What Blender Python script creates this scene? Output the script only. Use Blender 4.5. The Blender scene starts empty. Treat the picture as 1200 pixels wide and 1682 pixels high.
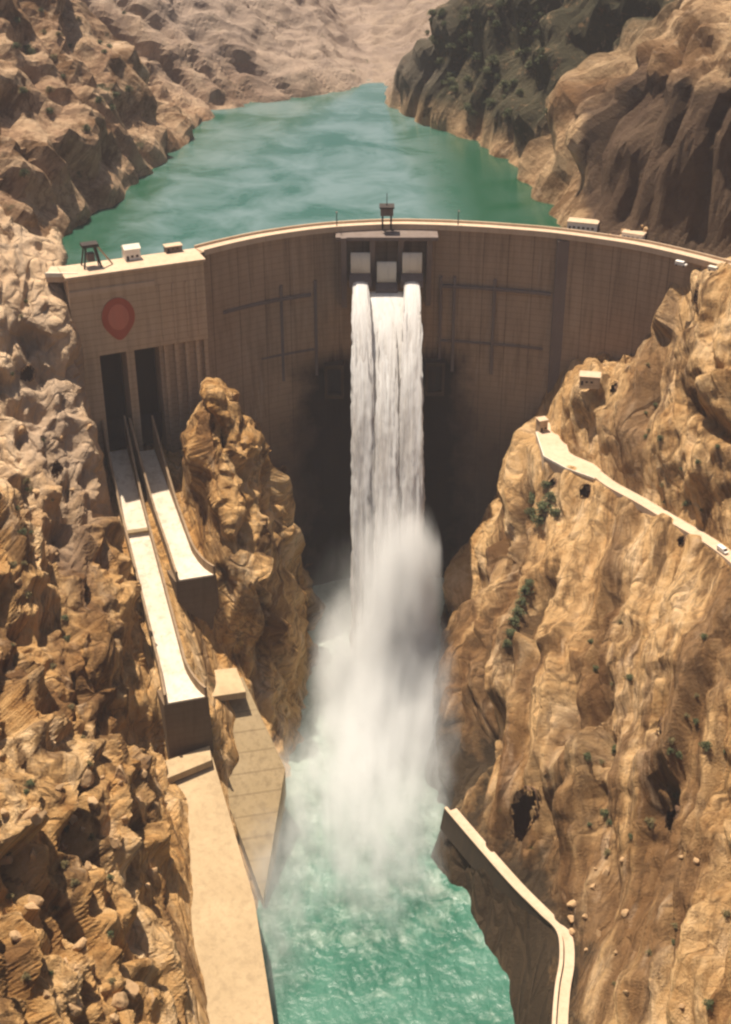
import bpy, bmesh, math, random
import numpy as np
from mathutils import Vector, Matrix
random.seed(7); np.random.seed(7)
R = math.radians
scene = bpy.context.scene
col = scene.collection

# ------------------------------------------------------------------ camera
CAM = Vector((0, 0, 200)); F = 2200.0; PITCH = R(30)
cam = bpy.data.cameras.new('camera'); camo = bpy.data.objects.new('camera', cam); col.objects.link(camo)
camo.location = CAM; camo.rotation_euler = (R(90) - PITCH, 0, 0)
cam.sensor_fit = 'VERTICAL'; cam.sensor_height = 24; cam.lens = 24 * F / 1682
cam.clip_start = 1; cam.clip_end = 6000
scene.camera = camo

# ------------------------------------------------------------------ light
SUN_EL, SUN_AZ = R(71), R(-40)          # azimuth from +Y (upstream) towards +X
sd = Vector((math.sin(SUN_AZ) * math.cos(SUN_EL), math.cos(SUN_AZ) * math.cos(SUN_EL), math.sin(SUN_EL)))
world = bpy.data.worlds.new('World'); scene.world = world; world.use_nodes = True
wn = world.node_tree; bg = wn.nodes['Background']
sky = wn.nodes.new('ShaderNodeTexSky'); sky.sky_type = 'NISHITA'; sky.sun_disc = False
sky.sun_elevation = SUN_EL; sky.sun_rotation = SUN_AZ % (2 * math.pi); sky.dust_density = 3.0
wn.links.new(sky.outputs[0], bg.inputs[0]); bg.inputs[1].default_value = 0.05
sun = bpy.data.lights.new('sun', 'SUN'); sun.energy = 5.0; sun.angle = R(0.6); sun.color = (1, .89, .74)
suno = bpy.data.objects.new('sun', sun); col.objects.link(suno)
suno.rotation_euler = sd.to_track_quat('Z', 'Y').to_euler(); suno.location = (200, 300, 500)
scene.view_settings.view_transform = 'Standard'; scene.view_settings.look = 'None'
scene.view_settings.gamma = 1; scene.view_settings.use_curve_mapping = False
scene.view_settings.exposure = 0.74
scene.cycles.max_bounces = 9; scene.cycles.diffuse_bounces = 3; scene.cycles.volume_bounces = 8
scene.cycles.transparent_max_bounces = 24; scene.cycles.filter_width = 2.4
scene.cycles.use_denoising = True

# ------------------------------------------------------------------ helpers
def tag(o, label=None, cat=None, group=None, kind=None):
    if label: o['label'] = label
    if cat: o['category'] = cat
    if group: o['group'] = group
    if kind: o['kind'] = kind
    return o
def empty(name, loc=(0, 0, 0), rz=0):
    o = bpy.data.objects.new(name, None); col.objects.link(o); o.location = loc; o.rotation_euler = (0, 0, rz); return o
def mesh_obj(name, verts, faces, mat, parent=None, smooth=False):
    me = bpy.data.meshes.new(name); me.from_pydata([tuple(v) for v in verts], [], faces); me.update()
    if smooth: me.polygons.foreach_set('use_smooth', [True] * len(me.polygons))
    if mat: me.materials.append(mat)
    o = bpy.data.objects.new(name, me); col.objects.link(o)
    if parent: o.parent = parent
    return o
def set_strata(o, A):
    at = o.data.attributes.new('strata', 'FLOAT_VECTOR', 'POINT'); at.data.foreach_set('vector', A.astype(np.float32).reshape(-1)); return o
def grid_obj(name, P, mat, parent=None, smooth=False, keep=None):
    n, m = P.shape[:2]
    idx = np.arange(n * m).reshape(n, m)
    q = np.stack([idx[:-1, :-1], idx[:-1, 1:], idx[1:, 1:], idx[1:, :-1]], -1).reshape(-1, 4)
    if keep is not None: q = q[keep.reshape(-1)]
    me = bpy.data.meshes.new(name)
    me.vertices.add(n * m); me.vertices.foreach_set('co', P.astype(np.float32).reshape(-1))
    me.loops.add(len(q) * 4); me.loops.foreach_set('vertex_index', q.astype(np.int32).reshape(-1))
    me.polygons.add(len(q)); me.polygons.foreach_set('loop_start', np.arange(len(q), dtype=np.int32) * 4)
    me.polygons.foreach_set('use_smooth', np.full(len(q), smooth, dtype=bool))
    me.update(calc_edges=True); me.validate()
    if mat: me.materials.append(mat)
    o = bpy.data.objects.new(name, me); col.objects.link(o)
    if parent: o.parent = parent
    return o
class MB:
    def __init__(s): s.v = []; s.f = []
    def add(s, vs, fs):
        b = len(s.v); s.v += [tuple(v) for v in vs]; s.f += [tuple(b + i for i in f) for f in fs]; return s
    def hexa(s, c):                      # 8 corners: bottom 4 (ccw), top 4
        return s.add(c, [(3, 2, 1, 0), (4, 5, 6, 7), (0, 1, 5, 4), (1, 2, 6, 5), (2, 3, 7, 6), (3, 0, 4, 7)])
    def box(s, x0, x1, y0, y1, z0, z1):
        return s.hexa([(x0, y0, z0), (x1, y0, z0), (x1, y1, z0), (x0, y1, z0), (x0, y0, z1), (x1, y0, z1), (x1, y1, z1), (x0, y1, z1)])
    def cyl(s, c, r, h, n=16, r2=None, axis='Z'):
        r2 = r if r2 is None else r2; vs = []
        for k, rr in ((0, r), (1, r2)):
            for i in range(n):
                a = 2 * math.pi * i / n; p = (rr * math.cos(a), rr * math.sin(a), k * h)
                if axis == 'Y': p = (p[0], p[2], p[1])
                if axis == 'X': p = (p[2], p[0], p[1])
                vs.append((c[0] + p[0], c[1] + p[1], c[2] + p[2]))
        fs = [(i, (i + 1) % n, n + (i + 1) % n, n + i) for i in range(n)] + [tuple(range(n - 1, -1, -1)), tuple(range(n, 2 * n))]
        return s.add(vs, fs)
    def beam(s, a, b, w, h=None):
        h = h or w; a = Vector(a); b = Vector(b); d = (b - a).normalized()
        u = d.cross(Vector((0, 0, 1))); u = Vector((1, 0, 0)) if u.length < 1e-3 else u.normalized(); t = u.cross(d)
        c = [p + u * sx * w / 2 + t * sy * h / 2 for p in (a, b) for sx, sy in ((-1, -1), (1, -1), (1, 1), (-1, 1))]
        return s.hexa(c)
    def build(s, name, mat, parent=None, smooth=False, bevel=0):
        o = mesh_obj(name, s.v, s.f, mat, parent, smooth)
        bm = bmesh.new(); bm.from_mesh(o.data); bmesh.ops.recalc_face_normals(bm, faces=bm.faces)
        bm.to_mesh(o.data); bm.free()
        if bevel:
            m = o.modifiers.new('bevel', 'BEVEL'); m.width = bevel; m.segments = 2; m.limit_method = 'ANGLE'
        return o
# value / gradient noise in numpy
_perm = np.random.RandomState(3).permutation(4096).astype(np.int64)
_grad = np.random.RandomState(5).normal(size=(4096, 3)); _grad /= np.linalg.norm(_grad, axis=1)[:, None]
def pnoise(x, y, z):
    xi = np.floor(x).astype(np.int64); yi = np.floor(y).astype(np.int64); zi = np.floor(z).astype(np.int64)
    fx, fy, fz = x - xi, y - yi, z - zi
    u, v, w = [t * t * t * (t * (t * 6 - 15) + 10) for t in (fx, fy, fz)]
    out = 0
    for dx in (0, 1):
        for dy in (0, 1):
            for dz in (0, 1):
                h = _perm[(_perm[(_perm[(xi + dx) & 4095] + yi + dy) & 4095] + zi + dz) & 4095]
                g = _grad[h]
                d = g[..., 0] * (fx - dx) + g[..., 1] * (fy - dy) + g[..., 2] * (fz - dz)
                out = out + d * (u if dx else 1 - u) * (v if dy else 1 - v) * (w if dz else 1 - w)
    return out * 1.6
def fbm(x, y, z, o=4, g=.5, rid=False):
    s = 0; a = 1; t = 0
    for i in range(o):
        n = pnoise(x * 2 ** i + 17.3 * i, y * 2 ** i - 9.1 * i, z * 2 ** i + 5.7 * i)
        if rid: n = 1 - 2 * np.abs(n)
        s = s + a * n; t += a; a *= g
    return s / t
def worley(x, y, z):
    """distance difference F2-F1 and a random value of the nearest cell"""
    xi = np.floor(x).astype(np.int64); yi = np.floor(y).astype(np.int64); zi = np.floor(z).astype(np.int64)
    f1 = np.full(x.shape, 9.); f2 = np.full(x.shape, 9.); val = np.zeros(x.shape)
    for dx in (-1, 0, 1):
        for dy in (-1, 0, 1):
            for dz in (-1, 0, 1):
                h = _perm[(_perm[(_perm[(xi + dx) & 4095] + yi + dy) & 4095] + zi + dz) & 4095]
                g = _grad[h]
                d = np.sqrt((xi + dx + .5 + g[..., 0] * .45 - x) ** 2 + (yi + dy + .5 + g[..., 1] * .45 - y) ** 2 + (zi + dz + .5 + g[..., 2] * .45 - z) ** 2)
                c = d < f1
                f2 = np.where(c, f1, np.minimum(f2, d)); val = np.where(c, h / 4096., val); f1 = np.where(c, d, f1)
    return f2 - f1, val
def facets(x, y, z, tilt=1.0, k=9.0):
    """angular broken-rock relief: every cell is a tilted flat face"""
    xi = np.floor(x).astype(np.int64); yi = np.floor(y).astype(np.int64); zi = np.floor(z).astype(np.int64)
    out = np.zeros(x.shape); wt = np.zeros(x.shape) + 1e-12
    for dx in (-1, 0, 1):
        for dy in (-1, 0, 1):
            for dz in (-1, 0, 1):
                h = _perm[(_perm[(_perm[(xi + dx) & 4095] + yi + dy) & 4095] + zi + dz) & 4095]
                g = _grad[h]; ex, ey, ez = xi + dx + .5 + g[..., 0] * .5 - x, yi + dy + .5 + g[..., 1] * .5 - y, zi + dz + .5 + g[..., 2] * .5 - z
                w_ = np.exp(-k * (ex * ex + ey * ey + ez * ez))
                t = _grad[(h * 7 + 13) & 4095]
                out += w_ * ((h / 4096. - .5) + tilt * (ex * t[..., 0] + ey * t[..., 1] + ez * t[..., 2])); wt += w_
    return out / wt
def pix(u, v, Y=None, z=None):
    d = Vector((u - 600, F * math.cos(PITCH) + (841 - v) * math.sin(PITCH), -F * math.sin(PITCH) + (841 - v) * math.cos(PITCH)))
    t = Y / d.y if Y is not None else (z - CAM.z) / d.z
    return CAM + d * t

# ------------------------------------------------------------------ materials
def newmat(name):
    m = bpy.data.materials.new(name); m.use_nodes = True; nt = m.node_tree
    return m, nt, nt.nodes['Principled BSDF']
def N(nt, t, **k):
    n = nt.nodes.new(t)
    for a, b in k.items():
        if a in n.inputs.keys() if isinstance(a, str) else False: n.inputs[a].default_value = b
        else: setattr(n, a, b)
    return n
def coords(nt, scale=(1, 1, 1), rot=(0, 0, 0)):
    t = nt.nodes.new('ShaderNodeTexCoord'); m = nt.nodes.new('ShaderNodeMapping')
    m.inputs['Scale'].default_value = scale; m.inputs['Rotation'].default_value = rot
    nt.links.new(t.outputs['Object'], m.inputs[0]); return m.outputs[0]
def noise(nt, co, scale, detail=6, rough=.6, dist=0):
    n = nt.nodes.new('ShaderNodeTexNoise'); n.inputs['Scale'].default_value = scale; n.inputs['Detail'].default_value = detail
    n.inputs['Roughness'].default_value = rough; n.inputs['Distortion'].default_value = dist
    nt.links.new(co, n.inputs['Vector']); return n.outputs['Fac']
def ramp(nt, fac, stops):
    r = nt.nodes.new('ShaderNodeValToRGB'); e = r.color_ramp.elements
    e[0].position, e[0].color = stops[0][0], (*stops[0][1], 1); e[1].position, e[1].color = stops[-1][0], (*stops[-1][1], 1)
    for p, c in stops[1:-1]:
        q = e.new(p); q.color = (*c, 1)
    nt.links.new(fac, r.inputs[0]); return r.outputs[0]
def framp(nt, fac, a, b, lo=0, hi=1):
    r = nt.nodes.new('ShaderNodeMapRange'); r.inputs[1].default_value = a; r.inputs[2].default_value = b
    r.inputs[3].default_value = lo; r.inputs[4].default_value = hi; nt.links.new(fac, r.inputs[0]); return r.outputs[0]
def mixc(nt, fac, a, b, mode='MIX'):
    m = nt.nodes.new('ShaderNodeMix'); m.data_type = 'RGBA'; m.blend_type = mode
    for s, v in ((0, fac), (6, a), (7, b)):
        if hasattr(v, 'node'): nt.links.new(v, m.inputs[s])
        elif s == 0: m.inputs[0].default_value = v
        else: m.inputs[s].default_value = (*v, 1)
    return m.outputs[2]
def math_(nt, op, a, b=None):
    m = nt.nodes.new('ShaderNodeMath'); m.operation = op
    for i, v in enumerate((a, b)):
        if v is None: continue
        if hasattr(v, 'node'): nt.links.new(v, m.inputs[i])
        else: m.inputs[i].default_value = v
    return m.outputs[0]
def bump(nt, b, h, strength=.5, dist=1):
    n = nt.nodes.new('ShaderNodeBump'); n.inputs['Strength'].default_value = strength; n.inputs['Distance'].default_value = dist
    nt.links.new(h, n.inputs['Height']); nt.links.new(n.outputs[0], b.inputs['Normal'])
def rock_mat(name, stops, veg=None, mods=None, crackc=(.10, .05, .022), bd=1.9, net=.9):
    m, nt, b = newmat(name)
    co = coords(nt); at = nt.nodes.new('ShaderNodeAttribute'); at.attribute_name = 'strata'; cs = at.outputs['Vector']
    n1 = noise(nt, co, .022, 5, .6, .6); n2 = noise(nt, cs, 1.0, 8, .68, .15); n3 = noise(nt, co, .35, 9, .7)
    f = math_(nt, 'ADD', math_(nt, 'MULTIPLY', n1, .35), math_(nt, 'ADD', math_(nt, 'MULTIPLY', n2, .45), math_(nt, 'MULTIPLY', n3, .2)))
    c = ramp(nt, f, stops)
    spots = noise(nt, cs, .62, 7, .66, .1)
    c = mixc(nt, framp(nt, spots, .54, .61, 0, .85), c, (.13, .066, .026))
    band = noise(nt, cs, .24, 6, .62, .1)
    c = mixc(nt, framp(nt, band, .52, .59, 0, .78), c, (.15, .072, .028))  # crevice shade painted in as broad dark streaks
    pale = noise(nt, cs, 2.2, 6, .6)
    c = mixc(nt, framp(nt, pale, .58, .72, 0, .6), c, (.62, .44, .28))
    cr = noise(nt, cs, 1.5, 5, .55, .3)
    cw = math_(nt, 'ABSOLUTE', math_(nt, 'SUBTRACT', cr, .5))
    c = mixc(nt, framp(nt, cw, .035, .0, 0, .5), c, crackc)
    if mods: c = mods(nt, c, co)
    if veg:
        v = noise(nt, co, veg[0], 8, .7)
        c = mixc(nt, framp(nt, v, veg[1], veg[1] + .06), c, veg[2])
    nt.links.new(c, b.inputs['Base Color']); b.inputs['Roughness'].default_value = .95
    b.inputs['Specular IOR Level'].default_value = .15
    h = math_(nt, 'ADD', math_(nt, 'MULTIPLY', n2, .6), math_(nt, 'ADD', n3, math_(nt, 'MULTIPLY', noise(nt, co, 1.4, 8, .7), .5)))
    vo = nt.nodes.new('ShaderNodeTexVoronoi'); vo.feature = 'DISTANCE_TO_EDGE'; vo.inputs['Scale'].default_value = .9
    wv = nt.nodes.new('ShaderNodeVectorMath'); wv.operation = 'ADD'; nv = nt.nodes.new('ShaderNodeTexNoise'); nv.inputs['Scale'].default_value = .5; nt.links.new(cs, nv.inputs['Vector'])
    nt.links.new(cs, wv.inputs[0]); nt.links.new(nv.outputs['Color'], wv.inputs[1]); sc_ = nt.nodes.new('ShaderNodeVectorMath'); sc_.operation = 'MULTIPLY'; sc_.inputs[1].default_value = (1.4, 1.4, 5)
    nt.links.new(wv.outputs[0], sc_.inputs[0]); nt.links.new(sc_.outputs[0], vo.inputs['Vector'])
    h = math_(nt, 'ADD', h, framp(nt, vo.outputs['Distance'], 0, .16, -net, 0))
    bump(nt, b, h, 1.0, bd)
    return m
M = {}
def up_mods(nt, c, co):
    sep = nt.nodes.new('ShaderNodeSeparateXYZ'); nt.links.new(co, sep.inputs[0]); n = noise(nt, co, .03, 5, .6); n2 = noise(nt, co, .16, 7, .75)
    nn = math_(nt, 'MULTIPLY', math_(nt, 'SUBTRACT', n, .5), 90)
    yy = math_(nt, 'ADD', sep.outputs[1], nn)
    # scrub-covered mountain on the right bank of the reservoir
    f = math_(nt, 'MULTIPLY', framp(nt, yy, 690, 740), framp(nt, yy, 960, 900))
    f = math_(nt, 'MULTIPLY', f, framp(nt, n2, .30, .44)); f = math_(nt, 'MULTIPLY', f, framp(nt, sep.outputs[2], -3, 12))
    c = mixc(nt, math_(nt, 'MULTIPLY', f, .93), c, (.042, .042, .024))
    # cliff beside the crest road, its shade painted as dark rock
    xx = math_(nt, 'ADD', sep.outputs[0], math_(nt, 'MULTIPLY', nn, .25)); zz = math_(nt, 'ADD', sep.outputs[2], math_(nt, 'MULTIPLY', nn, .35))
    g = math_(nt, 'MULTIPLY', framp(nt, yy, 690, 670), framp(nt, xx, 102, 108)); g = math_(nt, 'MULTIPLY', g, framp(nt, zz, 72, 62))
    c = mixc(nt, math_(nt, 'MULTIPLY', g, .9), c, (.085, .052, .034))
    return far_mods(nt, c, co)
def rock_mods(nt, c, co):     # bank shade painted into the wet band along the waterline
    sep = nt.nodes.new('ShaderNodeSeparateXYZ'); nt.links.new(co, sep.inputs[0]); n = noise(nt, co, .12, 6, .65)
    z = math_(nt, 'ADD', sep.outputs[2], math_(nt, 'MULTIPLY', math_(nt, 'SUBTRACT', n, .5), 22))
    return mixc(nt, framp(nt, z, -157, -165, 0, .93), c, (.042, .03, .018))
def left_mods(nt, c, co):
    sep = nt.nodes.new('ShaderNodeSeparateXYZ'); nt.links.new(co, sep.inputs[0]); n = noise(nt, co, .05, 5, .6)
    nn = math_(nt, 'MULTIPLY', math_(nt, 'SUBTRACT', n, .5), 120)
    g = math_(nt, 'MULTIPLY', framp(nt, math_(nt, 'ADD', sep.outputs[1], nn), 440, 500), framp(nt, math_(nt, 'ADD', sep.outputs[0], math_(nt, 'MULTIPLY', nn, .2)), -104, -118))
    return mixc(nt, math_(nt, 'MULTIPLY', g, .6), c, (.72, .54, .38))
M['rock'] = rock_mat('rock', [(.37, (.21, .095, .033)), (.44, (.47, .265, .105)), (.52, (.64, .405, .19)), (.61, (.78, .55, .32))], (.09, .66, (.09, .085, .03)), rock_mods)
M['rock_left'] = rock_mat('rock_left', [(.36, (.24, .10, .03)), (.44, (.50, .265, .09)), (.52, (.66, .40, .17)), (.62, (.80, .57, .33))], (.09, .69, (.10, .08, .03)), left_mods)
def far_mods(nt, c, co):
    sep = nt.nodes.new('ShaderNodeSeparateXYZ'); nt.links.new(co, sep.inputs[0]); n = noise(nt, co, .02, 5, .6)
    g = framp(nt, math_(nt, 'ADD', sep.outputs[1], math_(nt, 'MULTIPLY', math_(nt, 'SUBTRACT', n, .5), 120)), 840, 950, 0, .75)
    return mixc(nt, g, c, (.34, .265, .215))  # distance haze put into the far rock colour
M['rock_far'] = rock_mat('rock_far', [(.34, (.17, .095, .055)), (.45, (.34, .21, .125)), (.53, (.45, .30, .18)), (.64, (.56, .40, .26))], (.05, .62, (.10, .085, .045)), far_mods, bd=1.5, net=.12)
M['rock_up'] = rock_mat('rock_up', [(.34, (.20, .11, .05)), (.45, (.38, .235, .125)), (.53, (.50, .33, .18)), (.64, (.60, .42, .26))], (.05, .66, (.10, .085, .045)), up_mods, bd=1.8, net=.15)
def concrete(name, c0, c1, streak=.5, lift=.0, wet_shade=None, stain=(.10, .065, .035)):
    m, nt, b = newmat(name)
    co = coords(nt); cv = coords(nt, (.35, .35, .018))
    n1 = noise(nt, co, .06, 6, .6); n2 = noise(nt, cv, 1.0, 8, .65, .2); n3 = noise(nt, co, 1.2, 8, .7)
    c = ramp(nt, math_(nt, 'ADD', math_(nt, 'MULTIPLY', n1, .6), math_(nt, 'MULTIPLY', n3, .4)), [(.28, c0), (.72, c1)])
    c = mixc(nt, framp(nt, n2, .48, .72, 0, streak), c, stain)
    sep = nt.nodes.new('ShaderNodeSeparateXYZ'); t = nt.nodes.new('ShaderNodeTexCoord'); nt.links.new(t.outputs['Object'], sep.inputs[0])
    if lift:      # horizontal pour joints
        w = math_(nt, 'FRACT', math_(nt, 'MULTIPLY', sep.outputs[2], 1 / lift))
        j = math_(nt, 'LESS_THAN', w, .09)
        c = mixc(nt, math_(nt, 'MULTIPLY', j, .35), c, stain)
    if wet_shade:
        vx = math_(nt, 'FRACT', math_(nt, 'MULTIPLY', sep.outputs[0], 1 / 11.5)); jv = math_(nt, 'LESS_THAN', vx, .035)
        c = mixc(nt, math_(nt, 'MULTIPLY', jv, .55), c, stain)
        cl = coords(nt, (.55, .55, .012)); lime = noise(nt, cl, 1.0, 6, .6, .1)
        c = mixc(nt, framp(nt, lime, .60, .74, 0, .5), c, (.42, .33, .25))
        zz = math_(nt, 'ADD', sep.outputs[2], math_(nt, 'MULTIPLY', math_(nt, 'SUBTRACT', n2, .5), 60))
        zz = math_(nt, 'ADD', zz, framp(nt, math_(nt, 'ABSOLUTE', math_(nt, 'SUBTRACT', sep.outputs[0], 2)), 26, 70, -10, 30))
        c = mixc(nt, framp(nt, zz, wet_shade[0], wet_shade[1], 0, .8), c, wet_shade[2])  # damp concrete, with shade under the spillway painted in
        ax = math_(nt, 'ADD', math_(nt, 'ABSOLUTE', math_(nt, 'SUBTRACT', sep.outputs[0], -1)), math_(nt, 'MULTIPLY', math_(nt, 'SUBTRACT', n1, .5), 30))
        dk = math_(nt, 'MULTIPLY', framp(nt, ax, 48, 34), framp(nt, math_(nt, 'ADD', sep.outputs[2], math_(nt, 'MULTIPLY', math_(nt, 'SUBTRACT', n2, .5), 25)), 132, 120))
        c = mixc(nt, math_(nt, 'MULTIPLY', dk, .93), c, (.014, .010, .009))  # shade beside and below the jets painted near-black
    nt.links.new(c, b.inputs['Base Color']); b.inputs['Roughness'].default_value = .9; b.inputs['Specular IOR Level'].default_value = .2
    bump(nt, b, math_(nt, 'ADD', n3, n2), .35, .4)
    return m
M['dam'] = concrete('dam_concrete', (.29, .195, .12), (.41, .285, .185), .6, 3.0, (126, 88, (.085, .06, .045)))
M['block'] = concrete('pale_concrete', (.44, .315, .20), (.54, .40, .27), .35, 3.0)
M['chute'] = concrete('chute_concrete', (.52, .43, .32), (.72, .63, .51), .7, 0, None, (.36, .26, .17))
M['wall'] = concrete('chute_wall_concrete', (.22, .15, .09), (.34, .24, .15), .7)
M['apron'] = concrete('apron_concrete', (.33, .235, .13), (.50, .37, .22), .3, 0)
M['apron_dark'] = concrete('weathered_concrete', (.26, .19, .10), (.35, .26, .15), .5, 4.0)
M['bucket'] = concrete('shaded_bucket_concrete', (.13, .085, .05), (.20, .135, .08), .5, 3.0)  # shade on the bucket fronts put into the darker colour
M['bank'] = concrete('shaded_bank_concrete', (.045, .032, .022), (.085, .06, .04), .5)  # river wall's shade put into the colour; outlets use it too
M['road'] = concrete('road_surface', (.46, .33, .215), (.60, .46, .33), .4, 0, None, (.30, .20, .12))
M['dark_steel'] = concrete('dark_steel', (.035, .028, .025), (.06, .05, .045), .3)
M['pier'] = concrete('pier_concrete', (.15, .115, .10), (.21, .165, .14), .4)
M['cream'] = concrete('cream_paint', (.66, .60, .48), (.74, .68, .56), .2)
M['white'] = concrete('white_paint', (.72, .66, .58), (.80, .75, .68), .1)
M['red'] = concrete('red_paint', (.36, .09, .05), (.43, .115, .065), .1)
M['red_light'] = concrete('faded_red_paint', (.50, .16, .10), (.56, .19, .125), .1)
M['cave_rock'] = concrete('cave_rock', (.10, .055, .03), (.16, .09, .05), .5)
M['void'] = concrete('opening_dark', (.03, .02, .015), (.05, .035, .025), .1)  # shade inside the chute openings put into a near-black colour

M['boulder'] = concrete('boulder_rock', (.34, .20, .09), (.54, .36, .20), .4)
# ------------------------------------------------------------------ terrain, downstream gorge
def x1(Y): return -114 + (548 - Y) * .3185
def x2(Y): return x1(Y) + 13 + (548 - Y) * .06
def zc(Y): return -88 - (548 - Y) * .296
# per station Y: nine left points (x,z,mask) and ten right points
LS = {
 150: [(-330, 120), (-200, 30), (-130, -60), (-100, -100), (-72, -140), (-57, -163, .4), (-48, -178, .2), (-40, -187, .2), (-28, -196, 0)],
 292: [(-330, 110), (-200, -5), (-122, -85), (-90, -122), (-66, -150, .6), (-54, -164, .1), (-44, -180, .1), (-36, -188, .1), (-26, -196, 0)],
 350: [(-330, 100), (-200, -20), (-124, -84), (-98, -110), (-78, -137, .7), (-65, -156, .1), (-48, -178, .1), (-40, -188, .1), (-28, -196, 0)],
 400: [(-330, 90), (-200, -35), (-118, -106), (-96, -128), (-80, -147, .4), (-62, -154, .1), (-52, -168, .1), (-37, -188, .1), (-26, -196, 0)],
 411: [(-330, 90), (-200, -35), (-102, -108), (-88, -128, .3), (-81, -150, .1), (-58, -155, .1), (-50, -168, .1), (-37, -188, .1), (-26, -196, 0)],
 417: [(-330, 90), (-200, -32, .8), (-98, -110), (-84, -127, .1), (-82, -131, 0), (-61, -133, .1), (-46, -165, .1), (-34, -188, .2), (-24, -196, 0)],
 440: [(-330, 90), (-200, -30, .6), (-96, -104), (-89, -122, 0), (-70, -124, 0), (-57, -143, .1), (-44, -164, .2), (-33, -188, .3), (-24, -196, 0)],
 471: [(-330, 90), (-200, -28, .5), (-105, -92), (-98, -112, 0), (-80, -114, 0), (-58, -143, .2), (-44, -152, .7), (-31, -188, .6), (-22, -196, 0)],
 477: [(-330, 90), (-200, -28, .5), (-108, -88), (-101, -110, 0), (-64, -111, 0), (-54, -96, .7), (-41, -118), (-31, -188, .6), (-22, -196, 0)],
 500: [(-330, 90), (-200, -20, .4), (-115, -74, .7), (-107, -104, 0), (-73, -104, 0), (-62, -68), (-43, -98), (-30, -188, .6), (-22, -196, 0)],
 525: [(-330, 92), (-200, -2, .4), (-124, -52, .5), (-115, -97, 0), (-82, -97, 0), (-67, -38), (-48, -66), (-29, -188, .6), (-22, -196, 0)],
 543: [(-330, 95), (-200, 12, .4), (-129, -12, .5), (-123.5, -93, 0), (-86, -93, 0), (-70, -44, .7), (-42, -92), (-29, -188, .6), (-20, -196, 0)],
 560: [(-330, 98), (-200, 20, .4), (-133, -1, .3), (-127.4, -93, 0), (-80, -93, 0), (-70, -64, .5), (-44, -118, .7), (-28, -188, .6), (-18, -196, 0)],
 620: [(-330, 100), (-200, 26, .4), (-146, -4, .3), (-132, -93, 0), (-80, -93, 0), (-70, -66, .5), (-46, -120, .7), (-28, -188, .6), (-18, -196, 0)],
}
RS = {
 150: [(50, -196, 0), (58, -188, .1), (68, -166, .1), (78, -165, .2), (112, -118), (160, -72), (170, -68), (182, -50), (200, -25), (230, 10), (260, 30), (340, 110)],
 297: [(42, -196, 0), (50, -188, .1), (60, -166, 0), (69, -165, .15), (104, -120), (150, -75), (160, -70), (170, -55), (185, -35), (215, 5), (240, 25), (340, 100)],
 335: [(40, -196, 0), (48, -188, .1), (66, -166, 0), (75, -165, .15), (106, -122), (150, -80), (160, -76), (170, -58), (185, -38), (215, 2), (240, 25), (340, 95)],
 394: [(22, -196, 0), (28, -188, .3), (33, -166, .1), (42, -162, .5), (86, -122), (146, -80), (156, -77), (166, -60), (181, -40), (212, 0), (236, 22), (340, 90)],
 425: [(22, -196, 0), (30, -188, .5), (36, -165, .7), (41, -158), (86, -122), (142, -80, .4), (151, -79, .1), (161, -62, .6), (178, -40), (208, -3), (230, 18), (340, 86)],
 456: [(24, -196, 0), (32, -188, .6), (38, -165, .8), (43, -158), (85, -122), (137, -81, .3), (145, -80, 0), (155, -60, .7), (172, -40), (202, -5), (224, 14), (340, 84)],
 482: [(26, -196, 0), (35, -188, .6), (41, -165, .8), (46, -158), (80, -122), (122, -82, .3), (130, -81, 0), (140, -62, .7), (156, -45), (186, -10), (210, 10), (340, 80)],
 512: [(28, -196, 0), (38, -188, .6), (45, -165, .8), (50, -158), (72, -125), (102, -84, .3), (111, -83, 0), (121, -62, .7), (138, -45), (166, -10), (190, 5), (340, 82)],
 540: [(30, -196, 0), (40, -188, .6), (48, -165, .8), (52, -156), (63, -135), (82, -87, .3), (98, -85, 0), (108, -62, .7), (128, -45), (150, -9), (176, -1), (340, 88)],
 560: [(32, -196, 0), (42, -188, .6), (50, -165, .6), (53, -158, .8), (62, -145, .8), (78, -87, .4), (88, -86, .2), (100, -52, .7), (126, -49, .5), (146, -6, .6), (175, -2, .3), (340, 92)],
 578: [(34, -196, 0), (44, -188, .5), (51, -168, .5), (54, -160, .6), (62, -146, .6), (80, -92, .4), (87, -88, .3), (100, -56, .4), (127, -52, .3), (150, -6, .3), (176, -2, .2), (340, 96)],
 620: [(36, -196, 0), (46, -188, .3), (54, -168, .3), (58, -160, .3), (66, -146, .3), (84, -100, .3), (90, -95, .3), (104, -70, .3), (130, -60, .2), (156, -12, .2), (180, -6, .2), (340, 100)],
}
def smoothrows(A, s):
    k = int(s * 3); w = np.exp(-.5 * (np.arange(-k, k + 1) / s) ** 2); w /= w.sum()
    Ap = np.concatenate([np.repeat(A[:1], k, 0), A, np.repeat(A[-1:], k, 0)], 0)
    return sum(w[i] * Ap[i:i + len(A)] for i in range(2 * k + 1))
def table(S, ys):
    kx = sorted(S); n = len(S[kx[0]])
    T = np.zeros((len(ys), n, 3))
    for j in range(n):
        for c in range(3):
            T[:, j, c] = np.interp(ys, kx, [(S[k][j] + (1.,))[c] if len(S[k][j]) == 2 else S[k][j][c] for k in kx])
    return T
GS = .75
ys = np.arange(150, 620.5, GS); xs = np.arange(-330, 340.5, GS)
TL = table(LS, ys); TR = table(RS, ys)
T = np.concatenate([smoothrows(TL, 2.1), smoothrows(TR, 6.6)], 1)
Zb = np.stack([np.interp(xs, T[i, :, 0], T[i, :, 1]) for i in range(len(ys))])
Mk = np.stack([np.interp(xs, T[i, :, 0], T[i, :, 2]) for i in range(len(ys))])
def smoothcols(A, s): return smoothrows(A.T, s).T
Zs = smoothcols(Zb, 2.6)
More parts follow.
